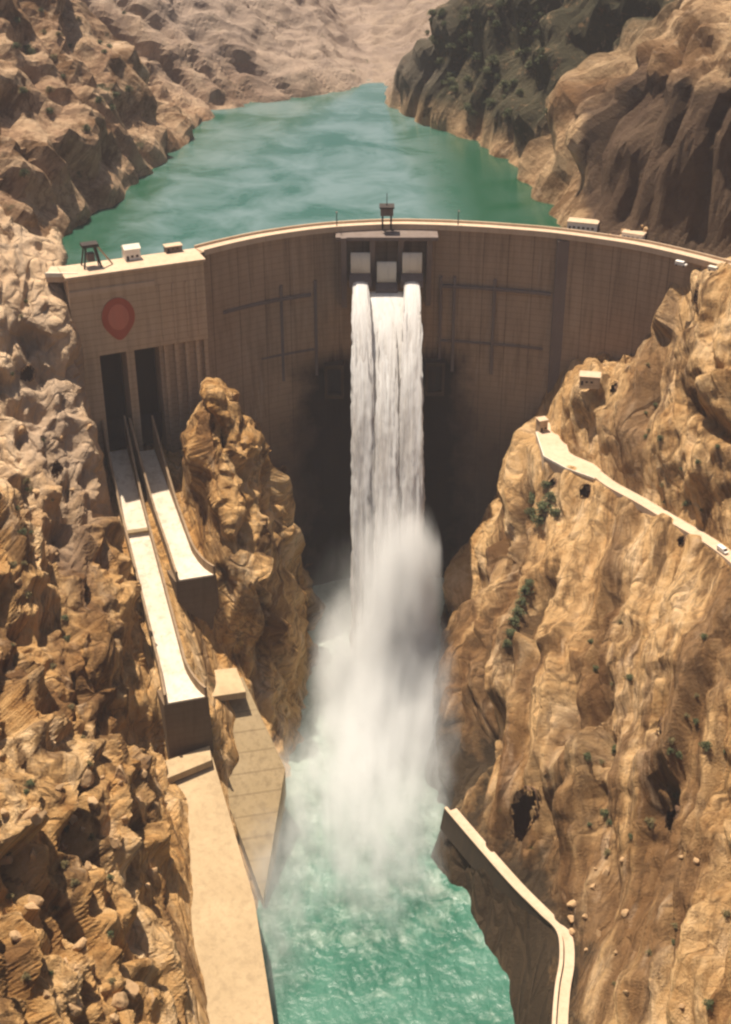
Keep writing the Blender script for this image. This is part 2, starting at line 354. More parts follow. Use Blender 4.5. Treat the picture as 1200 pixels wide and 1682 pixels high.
Zb = Zb * (1 - Mk) + Zs * Mk
X, Y = np.meshgrid(xs, ys)
gy, gx = np.gradient(smoothcols(smoothrows(Zb, 5), 5), GS)
Nn = np.stack([-gx, -gy, np.ones_like(gx)], -1); Nn /= np.linalg.norm(Nn, axis=-1)[..., None]
D = np.zeros_like(Zb)
right = np.clip((X - 5) / 20, 0, 1)
# large buttresses and gullies
D += 5.5 * fbm(X / 42, Y / 42, Zb / 42, 3)
# right: ribs that run down the slope, leaning with the strata
a = (Y * .92 + X * .28 + Zb * .12); bq = (X * .8 - Zb * .6)
def frame(dx, dy, dz, up=(0, 0, 1)):
    d = Vector((dx, dy, dz)).normalized(); e2 = d.cross(Vector(up)).normalized(); e1 = e2.cross(d)
    return [X * q.x + Y * q.y + Zb * q.z for q in (d, e1, e2)]
al, ra, rb = frame(-.30, -.85, -.50)
wz = .25 * pnoise(X / 44, Y / 44, Zb / 44)
ribs = fbm((ra * .7 + rb * .7) / 15 + wz, al / 110, Zb * 0 + 3.3, 3, .5, True)
ribs2 = fbm((ra * .7 + rb * .7) / 5.5 + wz, al / 90, Zb * 0 + 8.3, 3, .55, True)
ck = np.clip(1 - np.abs(pnoise(ra / 21 + wz * 1.2, rb / 21, al / 240)) / .17, 0, 1) * np.clip(.6 + 2 * pnoise(X / 40, Y / 40, Zb / 40), 0, 1)
big = fbm((ra * .7 + rb * .7) / 31 + wz * .6, al / 170, Zb * 0 + 1.3, 2, .5, True)
ck = smoothrows(smoothcols(ck, .8), .8); wr = .5 * pnoise(X / 20, Y / 20, Zb / 20)
D += right * (9.0 * big + 7.0 * ribs + 1.8 * ribs2 - 15 * ck - 7 * np.clip((-100 - Zb) / 60, 0, 1)
              + 9.5 * facets(ra / 13 + wr * .5, rb / 13, al / 95, 1.3, 24) + 4.0 * facets(ra / 6 + wr * .6, rb / 6, al / 34, 1.3, 9))
ST = np.zeros(X.shape + (3,)); ST[X > 5] = np.stack([ra / 9, rb / 9, al / 80], -1)[X > 5]
al, ra, rb = frame(.35, -.85, -.45)
ribs = fbm((ra * .7 - rb * .7) / 16 + wz, al / 80, Zb * 0 + 5.3, 3, .5, True)
ck = np.clip(1 - np.abs(pnoise(ra / 15 + wz * 1.5, rb / 15, al / 110)) / .12, 0, 1) * np.clip(.6 + 2 * pnoise(X / 40, Y / 40, Zb / 40), 0, 1)
ck = smoothrows(smoothcols(ck, .8), .8)
kb = 1 - .45 * np.exp(-((X + 60) / 22) ** 2 - ((Y - 525) / 45) ** 2)
D += (1 - right) * kb * (4.5 * ribs - 9 * ck + 11 * facets(ra / 19 + wr, rb / 17, al / 34, 1.4, 34) + 4.8 * facets(ra / 7.5 + wr, rb / 7, al / 13, 1.4, 14))
ST[X <= 5] = np.stack([ra / 9, rb / 9, al / 45], -1)[X <= 5]
# left: tilted bedding slabs broken into blocks
s = (Zb * .75 + Y * .45 - X * .35) / 15 + .8 * fbm(X / 35, Y / 35, Zb / 35, 2)
saw = (s - np.floor(s)); slab = np.minimum(saw * 1.3, (1 - saw) * 5)
c1, v1 = worley(X / 20 + .3 * pnoise(X / 12, Y / 12, Zb / 12), Y / 26, Zb / 16)
D += (1 - right) * (3.0 * slab * np.clip((-X - 62) / 20, .25, 1) + 2.0 * (v1 - .5) + .4 * fbm(X / 14, Y / 14, Zb / 14, 4, .55, True))
c2, v2 = worley(X / 8, Y / 12, Zb / 8)
D += (1.0 * (v2 - .5) * 1.6 - .9 * np.clip(1 - c2 * 6, 0, 1)) * (1 - .6 * right)
D += .4 * fbm(X / 5, Y / 5, Zb / 5, 3, .6)
# dark clefts
def cleft(u0, v0, u1, v1, w, d):
    pass
gl = []
def ray_base(u, v):
    d = Vector((u - 600, F * math.cos(PITCH) + (841 - v) * math.sin(PITCH), -F * math.sin(PITCH) + (841 - v) * math.cos(PITCH))); d /= d.y
    for yy in np.arange(205, 618, .5):
        p = CAM + d * yy
        if not (-329 < p.x < 339): break
        if p.z <= Zb[int(round((yy - 150) / GS)), int(round((p.x + 330) / GS))]: return p
    return None
for u0, v0, u1, v1, w, dep in [(1095, 1110, 1080, 1230, 3.0, 9), (1085, 1290, 1065, 1370, 3.0, 9), (975, 1290, 955, 1350, 2.2, 8), (915, 1340, 905, 1430, 3, 9),
        (880, 950, 840, 1050, 3.0, 8), (1000, 990, 965, 1070, 2.6, 8), (990, 1150, 980, 1240, 2.5, 7), (1190, 1180, 1185, 1560, 4, 9), (1165, 640, 1150, 780, 3, 7), (1068, 650, 1055, 700, 2.2, 6),
        (430, 1070, 450, 1220, 4, 9), (30, 1040, 60, 1100, 5, 9), (150, 1545, 290, 1620, 2.6, 8), (60, 1190, 110, 1220, 3, 6), (190, 1320, 270, 1390, 4, 8), (90, 1390, 120, 1500, 2.5, 6),
        (20, 1480, 90, 1560, 3, 7), (160, 1640, 240, 1675, 3, 7), (225, 1180, 265, 1230, 3, 6), (95, 1000, 120, 1040, 3, 6), (175, 1150, 190, 1210, 2.5, 6), (930, 1560, 935, 1650, 2.5, 6), (1145, 490, 1150, 540, 3, 7)]:
    A, B = ray_base(u0, v0), ray_base(u1, v1)
    if A is None or B is None: continue
    AB = B - A; L = AB.length_squared
    t = np.clip(((X - A.x) * AB.x + (Y - A.y) * AB.y + (Zb - A.z) * AB.z) / L, 0, 1)
    wob = 2.2 * pnoise(X / 7, Y / 7, Zb / 7)
    dd = np.sqrt((X - A.x - t * AB.x) ** 2 + (Y - A.y - t * AB.y) ** 2 + (Zb - A.z - t * AB.z) ** 2) + wob
    D -= dep * np.clip(1.5 - dd / w, 0, 1) * (.35 + .65 * np.sin(math.pi * np.clip(t, .1, .9)))
D += 1.3 * facets(X / 3.6, Y / 4.2, Zb / 4, 1.3, 5)
D = smoothrows(smoothcols(D, .5), .5)
D *= Mk
P = np.stack([X, Y, Zb], -1) + Nn * D[..., None]
# caves and adits cut into the rock
caves = []
keep = np.ones((len(ys) - 1, len(xs) - 1), bool)
PC = (P[:-1, :-1] + P[1:, 1:]) / 2
for u_, v_, rx_, ry_, rz_ in [(850, 1340, 6.5, 8, 15), (45, 615, 3.2, 4, 3.6), (1010, 642, 3.4, 4.5, 3.6), (962, 812, 3, 4, 3.6), (918, 800, 3.4, 4, 3), (1146, 485, 2.6, 3.6, 4.2), (92, 770, 2.6, 3, 3), (1120, 886, 2.6, 3, 2.6), (1082, 1200, 4, 7, 10), (1078, 1330, 4, 6, 8)]:
    h = ray_base(u_, v_)
    if h is None: continue
    i_, j_ = int(round((h.y - 150) / GS)), int(round((h.x + 330) / GS)); nb = Nn[i_, j_]; c0 = P[i_, j_] - nb * ry_ * .35
    dq = (PC - c0) / np.array([rx_, ry_, rz_]); kin = (dq ** 2).sum(-1) + .55 * pnoise(PC[..., 0] / 4, PC[..., 1] / 4, PC[..., 2] / 4) + .5 * np.clip(dq[..., 2], 0, 1) * np.abs(dq[..., 1]) < .85; kin &= (abs(PC[..., 1] - c0[1]) < 30); keep &= ~kin
    caves.append((c0, (rx_, ry_, rz_), i_, j_))
def struct(o): o['kind'] = 'structure'; return o
li = int(np.argmin(abs(xs - 5)))
struct(set_strata(grid_obj('cliff', P[:, :li + 1], M['rock_left'], smooth=False, keep=keep[:, :li]), ST[:, :li + 1]))
struct(set_strata(grid_obj('cliff', P[:, li:], M['rock'], smooth=False, keep=keep[:, li:]), ST[:, li:]))
for c0, rr, i_, j_ in caves:      # hollow shells behind the openings
    bm = bmesh.new(); bmesh.ops.create_icosphere(bm, subdivisions=4, radius=1)
    for v_ in bm.verts:
        n_ = 1.02 + .06 * math.sin(v_.co.x * 7 + v_.co.z * 5) * math.cos(v_.co.y * 6)
        v_.co = Vector([c0[k] + v_.co[k] * rr[k] * n_ for k in range(3)])
    nb = Nn[i_, j_]; s0 = P[i_, j_]; kill = []
    for f_ in bm.faces:
        m_ = f_.calc_center_median(); a_, b_ = int(round((m_.y - 150) / GS)), int(round((m_.x + 330) / GS))
        loc = P[max(a_ - 5, 0):a_ + 6, max(b_ - 5, 0):b_ + 6].reshape(-1, 3)
        dk = ((loc - np.array(m_)) ** 2).sum(1); q_ = loc[dk.argmin()]
        if (np.array(m_) - q_) @ nb > .4: kill.append(f_)
    bmesh.ops.delete(bm, geom=kill, context='FACES'); bmesh.ops.reverse_faces(bm, faces=bm.faces)
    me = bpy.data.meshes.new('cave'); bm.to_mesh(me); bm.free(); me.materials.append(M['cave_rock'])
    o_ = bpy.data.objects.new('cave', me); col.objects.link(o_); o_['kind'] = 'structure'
cliffs = [o for o in col.objects if o.name.startswith('cliff')]

# ------------------------------------------------------------------ terrain, upstream hills
US = {   # L0 L1 L2 L3(shore) L4 | R4 R3(shore) R2 R1 Rb R0
 572: [(-600, 250), (-300, 100), (-200, 22), (-150, -1, .2), (-146, -190), (152, -190, 0), (158, -8, 0), (166, -1.5, 0), (174, 1, .3), (200, 56), (600, 260)],
 586: [(-600, 255), (-280, 95), (-185, 21), (-147, -4, .3), (-141, -190), (133, -190, 0), (137, -8, 0), (141, -1.5, 0), (146, 1, .2), (176, 60), (600, 260)],
 605: [(-600, 260), (-260, 90), (-170, 20), (-143, -6), (-136, -190), (96, -190), (100, -6, .2), (105, -1.5, .1), (116, 1, .3), (150, 64), (600, 260)],
 630: [(-600, 260), (-250, 88), (-160, 20), (-137, -6), (-130, -190), (83, -190), (91, -6, .6), (101, 3, .4), (112, 12), (138, 66), (600, 250)],
 650: [(-600, 260), (-240, 85), (-156, 20), (-134, -6), (-122, -40), (80, -46), (89, -6), (101, 14), (112, 32), (128, 70), (600, 260)],
 700: [(-600, 280), (-220, 85), (-146, 24), (-126, -6), (-114, -22), (78, -26), (87, -6), (104, 26), (126, 54), (172, 88), (600, 270)],
 745: [(-600, 290), (-200, 90), (-138, 30), (-118, -6), (-108, -22), (74, -26), (84, -6), (98, 24), (118, 54), (178, 96), (600, 280)],
 798: [(-600, 300), (-160, 90), (-127, 38), (-108, -6), (-98, -22), (54, -26), (64, -6), (78, 27), (98, 62), (160, 116), (600, 300)],
 834: [(-600, 280), (-190, 42), (-142, 8), (-107, -6), (-96, -22), (34, -26), (42, -6), (58, 32), (78, 70), (140, 130), (600, 320)],
 860: [(-600, 240), (-220, 30), (-150, 8), (-100, -6), (-80, -22), (14, -26), (20, -6), (36, 30), (54, 66), (120, 128), (600, 320)],
 899: [(-600, 260), (-200, 44), (-110, 8), (-62, -6), (-50, -14), (8, -20), (14, -6), (40, 20), (80, 60), (160, 120), (600, 330)],
 926: [(-600, 280), (-180, 60), (-80, 14), (-8, -6), (-2, -10), (8, -12), (16, -6), (44, 16), (90, 55), (180, 115), (600, 330)],
 1000: [(-600, 300), (-180, 90), (-80, 40), (-10, 2), (0, -3), (15, -3), (30, 0), (60, 18), (110, 55), (220, 120), (600, 340)],
 1150: [(-600, 340), (-260, 150), (-120, 90), (-60, 40), (-30, 12), (0, 10), (30, 14), (80, 40), (150, 80), (260, 140), (600, 360)],
 1400: [(-700, 420), (-320, 240), (-200, 170), (-120, 110), (-60, 70), (0, 60), (60, 70), (130, 110), (200, 150), (320, 200), (700, 400)],
}
yu = np.arange(572, 1400, 2.4); xu = np.arange(-600, 600, 2.4)
TU = smoothrows(table(US, yu), 4)
Zu = np.stack([np.interp(xu, TU[i, :, 0], TU[i, :, 1]) for i in range(len(yu))])
Mu = np.stack([np.interp(xu, TU[i, :, 0], TU[i, :, 2]) for i in range(len(yu))])
Zu = smoothcols(Zu, 1.5)
XU, YU = np.meshgrid(xu, yu)
gy, gx = np.gradient(smoothcols(smoothrows(Zu, 3), 3), 2.4)
Nu = np.stack([-gx, -gy, np.ones_like(gx)], -1); Nu /= np.linalg.norm(Nu, axis=-1)[..., None]
up = np.clip((Zu + 14) / 30, 0, 1)
lf = (XU < 0)
q = (XU * .6 + YU * .8)
Du = 8 * fbm(XU / 60, YU / 60, Zu / 60, 3) + 6 * fbm((YU * .9 + np.sign(XU) * XU * .25) / 22, Zu / 55, XU / 90, 4, .55, True) + 3.2 * fbm(XU / 14, YU / 14, Zu / 14, 3, .6, True)
Du += (12 * facets(XU / 26, YU / 26, Zu / 34, 1.3) + 5 * facets(XU / 10, YU / 10, Zu / 12, 1.3)) * np.clip((960 - YU) / 120, .35, 1)
ru = YU * .75 + XU * np.where(XU < 0, .5, -.5)
cu = np.clip(1 - np.abs(pnoise(ru / 24, Zu / 90, XU / 90)) / .2, 0, 1); Du -= 11 * cu ** .7 * np.clip((1000 - YU) / 100, .2, 1)
Du = smoothrows(smoothcols(Du, .55), .55)
Du *= Mu * (.25 + .75 * up)
PU = np.stack([XU, YU, Zu], -1) + Nu * Du[..., None]
su = np.stack([(XU * .8 - Zu * .3) / 11, (YU * .7 + XU * .2) / 11, Zu / 26], -1)
ui = int(np.argmin(abs(xu - 5)))
struct(set_strata(grid_obj('hills', PU[:, :ui + 1], M['rock_far']), su[:, :ui + 1]))
struct(set_strata(grid_obj('hills', PU[:, ui:], M['rock_up']), su[:, ui:]))

# ------------------------------------------------------------------ water
def water_mat(name, c, rough, bscale, bstr, foam=None):
    m, nt, b = newmat(name)
    co = coords(nt); n = noise(nt, co, bscale, 7, .6, .4); n2 = noise(nt, co, bscale * .12, 4, .6, .5)
    cc = mixc(nt, framp(nt, n2, .35, .65), c[0], c[1])
    if len(c) > 2:
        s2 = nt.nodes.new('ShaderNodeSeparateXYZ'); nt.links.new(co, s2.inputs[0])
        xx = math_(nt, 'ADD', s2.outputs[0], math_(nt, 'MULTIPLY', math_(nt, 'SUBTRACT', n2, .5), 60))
        cc = mixc(nt, framp(nt, xx, 32, 58, 0, .85), cc, c[2]); cc = mixc(nt, framp(nt, xx, -95, -125, 0, .7), cc, c[2])  # shore reflections and deeper water painted as dark green
    if foam:
        f = noise(nt, co, foam[0], 9, .7, .6)
        sep = nt.nodes.new('ShaderNodeSeparateXYZ'); t = nt.nodes.new('ShaderNodeTexCoord'); nt.links.new(t.outputs['Object'], sep.inputs[0])
        g = framp(nt, sep.outputs[1], foam[1], foam[2], 0, .42)
        cc = mixc(nt, framp(nt, math_(nt, 'ADD', f, g), .54, 1.05, 0, .6), cc, (.70, .74, .64))
    nt.links.new(cc, b.inputs['Base Color']); b.inputs['Roughness'].default_value = rough
    b.inputs['IOR'].default_value = 1.33
    bump(nt, b, n, bstr, .6)
    return m
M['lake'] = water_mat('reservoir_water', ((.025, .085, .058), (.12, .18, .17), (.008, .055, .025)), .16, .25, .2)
M['river'] = water_mat('river_water', ((.022, .10, .065), (.055, .155, .11)), .28, .3, 1.0, (.11, 330, 520))
gx_, tt_ = np.meshgrid(np.linspace(-260, 110, 150), np.linspace(0, 1, 150))
_y0 = np.interp(gx_, [-260, -130, -118, -84, -73, -58, -42, -18, 10, 30, 49, 68, 86, 110], [570, 572, 575, 584, 584, 594, 605, 616, 621, 620, 618, 613, 608, 596])
gy_ = _y0 + (1100 - _y0) * tt_
lake_pts = np.stack([gx_, gy_, -6 + 0 * gx_], -1)
struct(grid_obj('reservoir_water', lake_pts, M['lake'], smooth=True))
gx_, gy_ = np.meshgrid(np.linspace(-70, 95, 330), np.linspace(110, 600, 800))
chop = np.clip((gy_ - 250) / 200, .25, 1)
rz = -185 + (1.9 * fbm(gx_ / 6, gy_ / 8, 0 * gx_, 5, .65) + 1.2 * fbm(gx_ / 22, gy_ / 30, 0 * gx_ + 4, 2)) * chop
struct(grid_obj('river_water', np.stack([gx_, gy_, rz], -1), M['river'], smooth=True))

# ------------------------------------------------------------------ arch dam
cp = [(-96, 556), (-84, 569), (-73, 580), (-58, 592), (-42, 602), (-18, 612), (10, 617), (30, 616.5), (49, 614), (68, 610), (86, 605), (105, 597), (124, 587), (142, 573), (160, 556), (185, 530)]
def catmull(pts, n):
    out = []
    for i in range(len(pts) - 1):
        p0 = np.array(pts[max(i - 1, 0)], float); p1 = np.array(pts[i], float); p2 = np.array(pts[i + 1], float); p3 = np.array(pts[min(i + 2, len(pts) - 1)], float)
        for k in range(n):
            t = k / n
            out.append(.5 * ((2 * p1) + (-p0 + p2) * t + (2 * p0 - 5 * p1 + 4 * p2 - p3) * t * t + (-p0 + 3 * p1 - 3 * p2 + p3) * t ** 3))
    out.append(np.array(pts[-1], float)); return np.array(out)
CR = catmull(cp, 8)
tn = np.gradient(CR, axis=0); tn /= np.linalg.norm(tn, axis=1)[:, None]
DN = np.stack([tn[:, 1], -tn[:, 0]], 1)      # downstream normal (towards the camera)
def off(z):                                   # downstream offset of the face below the crest
    t = -z / 190.
    return 18 * t ** 1.7
def face_pt(x, z, out=0.0):
    i = int(np.argmin(abs(CR[:, 0] - x)))
    i = max(1, min(len(CR) - 2, i))
    y = np.interp(x, CR[:, 0], CR[:, 1]); n = DN[i]
    o = off(z) + out
    return Vector((x + n[0] * o * 0, y + n[1] * o, z))
dam = empty('arch_dam', (10, 612, -190))
tag(dam, 'tall curved brown concrete arch dam closing the gorge below the green reservoir', 'dam')
O = Vector((-10, -612, 190))
zlev = [0, -4, -8] + list(np.arange(-12, -196, -4))
G = np.zeros((len(zlev), len(CR), 3))
for i, z in enumerate(zlev):
    o = off(z); G[i, :, 0] = CR[:, 0] + DN[:, 0] * o; G[i, :, 1] = CR[:, 1] + DN[:, 1] * o; G[i, :, 2] = z
back = np.zeros((2, len(CR), 3))
for k, z in enumerate((0, -195)):
    back[k, :, :2] = CR - DN * (7 if k == 0 else 18); back[k, :, 2] = z
full = np.concatenate([back[::-1], G], 0) + np.array(O)
full = full[:, 14:]
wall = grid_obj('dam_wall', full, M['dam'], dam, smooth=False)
def ribbon(name, d0, d1, z0, z1, mat, parent, rng=None, base=O):
    idx = range(len(CR)) if rng is None else [i for i in range(len(CR)) if rng[0] <= CR[i, 0] <= rng[1]]
    mb = MB(); vs = []; fs = []
    for i in idx:
        a = CR[i] + DN[i] * d0; b = CR[i] + DN[i] * d1
        vs += [(a[0] + base.x, a[1] + base.y, z0 + base.z), (b[0] + base.x, b[1] + base.y, z0 + base.z), (b[0] + base.x, b[1] + base.y, z1 + base.z), (a[0] + base.x, a[1] + base.y, z1 + base.z)]
    n = len(vs) // 4
    for i in range(n - 1):
        for k in range(4):
            fs.append((4 * i + k, 4 * i + (k + 1) % 4, 4 * i + 4 + (k + 1) % 4, 4 * i + 4 + k))
    fs += [(0, 1, 2, 3), (4 * n - 1, 4 * n - 2, 4 * n - 3, 4 * n - 4)]
    mb.add(vs, fs); return mb.build(name, mat, parent)
ribbon('crest_road', -6.2, .6, .02, .35, M['road'], dam, (-74, 190))
ribbon('parapet', .6, 1.3, -1.2, 1.5, M['road'], dam, (-74, 190))
ribbon('parapet', -6.9, -6.2, -1.2, 1.5, M['road'], dam, (-74, 190))
# joint pilaster and vertical ribs on the face
def rib(x, w, z0, z1, out, mat, nm='rib'):
    mb = MB(); zz = np.linspace(z0, z1, 12)
    for a, b in zip(zz[:-1], zz[1:]):
        c = []
        for z in (b, a):
            p = face_pt(x, z, out); q = face_pt(x, z, -1)
            c += [(p.x - w / 2, p.y, z), (p.x + w / 2, p.y, z), (q.x + w / 2, q.y, z), (q.x - w / 2, q.y, z)]
        mb.hexa([Vector(v) + O for v in c])
    return mb.build(nm, mat, dam)
rib(92, 5.5, -2, -110, 1.6, M['pier'])
for x in (-40, -24, 36.5, 43, 62): rib(x, 1.4, -24, -72, 1.2, M['pier'])
# gallery ledge lines
def ledge(xa, xb, z, h, out, nm='gallery_ledge'):
    mb = MB(); xx = np.linspace(xa, xb, 14)
    for a, b in zip(xx[:-1], xx[1:]):
        c = []
        for zq in (z - h, z):
            pa, pb = face_pt(a, zq, out), face_pt(b, zq, out); qa, qb = face_pt(a, zq, -1), face_pt(b, zq, -1)
            c += [(pa.x, pa.y, zq), (pb.x, pb.y, zq), (qb.x, qb.y, zq), (qa.x, qa.y, zq)]
        mb.hexa([Vector(v) + O for v in c])
    return mb.build(nm, M['pier'], dam)
ledge(-66, -26, -30, 1.4, 1.6); ledge(37, 88, -28, 1.4, 1.6); ledge(-58, -25, -58, 1.0, 1.0); ledge(37, 86, -56, 1.0, 1.0)
# crest spillway: piers, bridge, gates, lip
SX = [-2.4, 10, 22.0]
yb = 617
sp = MB()
for x, zb in ((-10.2, -38), (3.3, -32), (16.6, -32), (30.2, -38)):
    y1 = face_pt(x, -5).y
    sp.hexa([Vector(v) + O for v in [(x - 1.3, y1 - 4.5, zb), (x + 1.3, y1 - 4.5, zb), (x + 1.3, y1 + 14, zb), (x - 1.3, y1 + 14, zb),
                                     (x - 1.3, y1 - 10, -1.5), (x + 1.3, y1 - 10, -1.5), (x + 1.3, y1 + 6, -1.5), (x - 1.3, y1 + 6, -1.5)]])
    sp.build('spillway_pier', M['pier'], dam); sp = MB()
MB().hexa([Vector(v) + O for v in [(-14, 605, -3.2), (34, 605, -3.2), (34, 617, -3.2), (-14, 617, -3.2), (-14, 605, -1.4), (34, 605, -1.4), (34, 617, -1.4), (-14, 617, -1.4)]]).build('service_bridge', M['pier'], dam, bevel=.2)
for i, x in enumerate(SX):
    dz = -4.5 if i == 1 else 0
    y1 = 607.5
    g = MB(); n = 8; vs = []
    for k in range(n + 1):
        a = -.9 + 1.8 * k / n
        yy = y1 + 1 - 3.2 * math.cos(a); zz = -14.5 + dz + 5.0 * math.sin(a) / math.sin(.9)
        vs += [(x - 4.6, yy, zz), (x + 4.6, yy, zz), (x - 4.6, yy + 1.0, zz), (x + 4.6, yy + 1.0, zz)]
    fs = []
    for k in range(n):
        b = 4 * k; fs += [(b, b + 1, b + 5, b + 4), (b + 2, b + 6, b + 7, b + 3), (b, b + 4, b + 6, b + 2), (b + 1, b + 3, b + 7, b + 5)]
    fs += [(0, 2, 3, 1), (4 * n, 4 * n + 1, 4 * n + 3, 4 * n + 2)]
    g.add([Vector(v) + O for v in vs], fs).build('sluice_gate', M['cream'], dam)
    lp = MB().hexa([Vector(v) + O for v in [(x - 5.2, y1 - 6.0, -25 + dz), (x + 5.2, y1 - 6.0, -25 + dz), (x + 5.2, y1 + 6, -27 + dz), (x - 5.2, y1 + 6, -27 + dz),
                  (x - 5.2, y1 - 5.0, -21.5 + dz), (x + 5.2, y1 - 5.0, -21.5 + dz), (x + 5.2, y1 + 6, -17 + dz), (x - 5.2, y1 + 6, -17 + dz)]])
    lp.build('flip_lip', M['pier'], dam, bevel=.3)
# mid level outlets with deep dark mouths
for x in (-15.5, 34.5):
    p = face_pt(x, -74); w = 4.7; y0 = p.y - 5
    m = MB()
    m.box(x - w, x - w + 1.3, y0, y0 + 16, -84, -66); m.box(x + w - 1.3, x + w, y0, y0 + 16, -84, -66)
    m.box(x - w + 1.3, x + w - 1.3, y0, y0 + 16, -68, -66); m.box(x - w + 1.3, x + w - 1.3, y0, y0 + 16, -84, -82)
    m.v = [Vector(v) + O for v in m.v]
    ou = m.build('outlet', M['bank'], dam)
    m = MB().box(x - w + 1.3, x + w - 1.3, y0 + 3, y0 + 4, -82, -68); m.v = [Vector(v) + O for v in m.v]
    m.build('outlet_gate', M['dark_steel'], ou)
# hoist tower at the middle of the crest
ht = empty('hoist_tower', (10, 613.5, .35)); tag(ht, 'small dark gate hoist tower standing at the middle of the dam crest', 'tower')
m = MB()
for sx in (-2, 2):
    for sy in (-2, 2): m.box(sx - .4, sx + .4, sy - .4, sy + .4, 0, 6.5)
m.build('frame', M['dark_steel'], ht)
MB().box(-3, 3, -2.8, 2.8, 6.5, 10.2).build('cabin', M['pier'], ht, bevel=.2)
MB().box(-3.5, 3.5, -3.3, 3.3, 10.2, 10.8).build('roof', M['dark_steel'], ht)
MB().cyl((0, 0, 10.8), .22, 6, 8, .12).build('mast', M['dark_steel'], ht)

# ------------------------------------------------------------------ gate block at the head of the chutes
th = math.atan2(24, 56)
blk = empty('intake_block', (-128, 547, -75), th)
BZ = -17
tag(blk, 'pale concrete gate block with a red emblem above two dark chute openings', 'gatehouse')
L = 61.0
m = MB()
m.box(0, L, 0, 14, 37, 74); m.build('upper_wall', M['block'], blk, bevel=.25)
MB().box(-.8, L + .8, -.9, 15, 74, 75.2).build('deck', M['road'], blk, bevel=.15)
for a, b in ((0, 10.6), (22.6, 26.4)): MB().box(a, b, .6, 13.8, BZ, 37).build('pier', M['block'], blk, bevel=.25)
MB().box(38.4, L - .4, 3.2, 13.8, -20, 37).build('lower_wall', M['block'], blk)
for u in (41, 46, 51, 56, 60): MB().box(u - .9, u + .9, 1.2, 3.2, -20, 37).build('buttress', M['block'], blk, bevel=.15)
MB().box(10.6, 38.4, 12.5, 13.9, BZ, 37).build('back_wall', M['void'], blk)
MB().box(0, 38, -.45, 0, 66, 68.4).build('cornice', M['road'], blk)
for u in (40.3, 46, 52, 57): MB().box(u - .45, u + .45, -.5, 0, 40, 66).build('pilaster', M['block'], blk)
for a, b in ((10.6, 22.6), (26.4, 38.4)):
    g = MB(); vs = []; fs = []; n = 10
    for k in range(n + 1):
        t = k / n * 1.2
        vs += [(a + .1, 12 - 4.5 * math.sin(t), BZ + 22 * (1 - math.cos(t)) + 4 * k / n), (b - .1, 12 - 4.5 * math.sin(t), BZ + 22 * (1 - math.cos(t)) + 4 * k / n)]
    for k in range(n): fs.append((2 * k, 2 * k + 1, 2 * k + 3, 2 * k + 2))
    g.add(vs, fs).build('radial_gate', M['dark_steel'], blk)
# emblem: weathered red disc that narrows to a point below, paler red centre
def emblem(r, sy, dep, mat, nm, par, cx=20.5, cz=54.0, tip=0):
    vs = []; n = 40
    for dpt in (0, dep):
        for i in range(n):
            a = 2 * math.pi * i / n; x = r * math.sin(a); z = r * sy * math.cos(a)
            if tip and math.cos(a) < -.55: z -= tip * ((-.55 - math.cos(a)) / .45) ** 1.3; x *= 1 - .25 * ((-.55 - math.cos(a)) / .45)
            vs.append((cx + x, -dpt, cz + z))
    fs = [(i, (i + 1) % n, n + (i + 1) % n, n + i) for i in range(n)] + [tuple(range(n)), tuple(range(2 * n - 1, n - 1, -1))]
    return MB().add(vs, fs).build(nm, mat, par)
em = emblem(7.4, 1.2, .35, M['red'], 'emblem', blk, tip=2.0)
emblem(4.6, 1.3, .6, M['red_light'], 'emblem_centre', em)

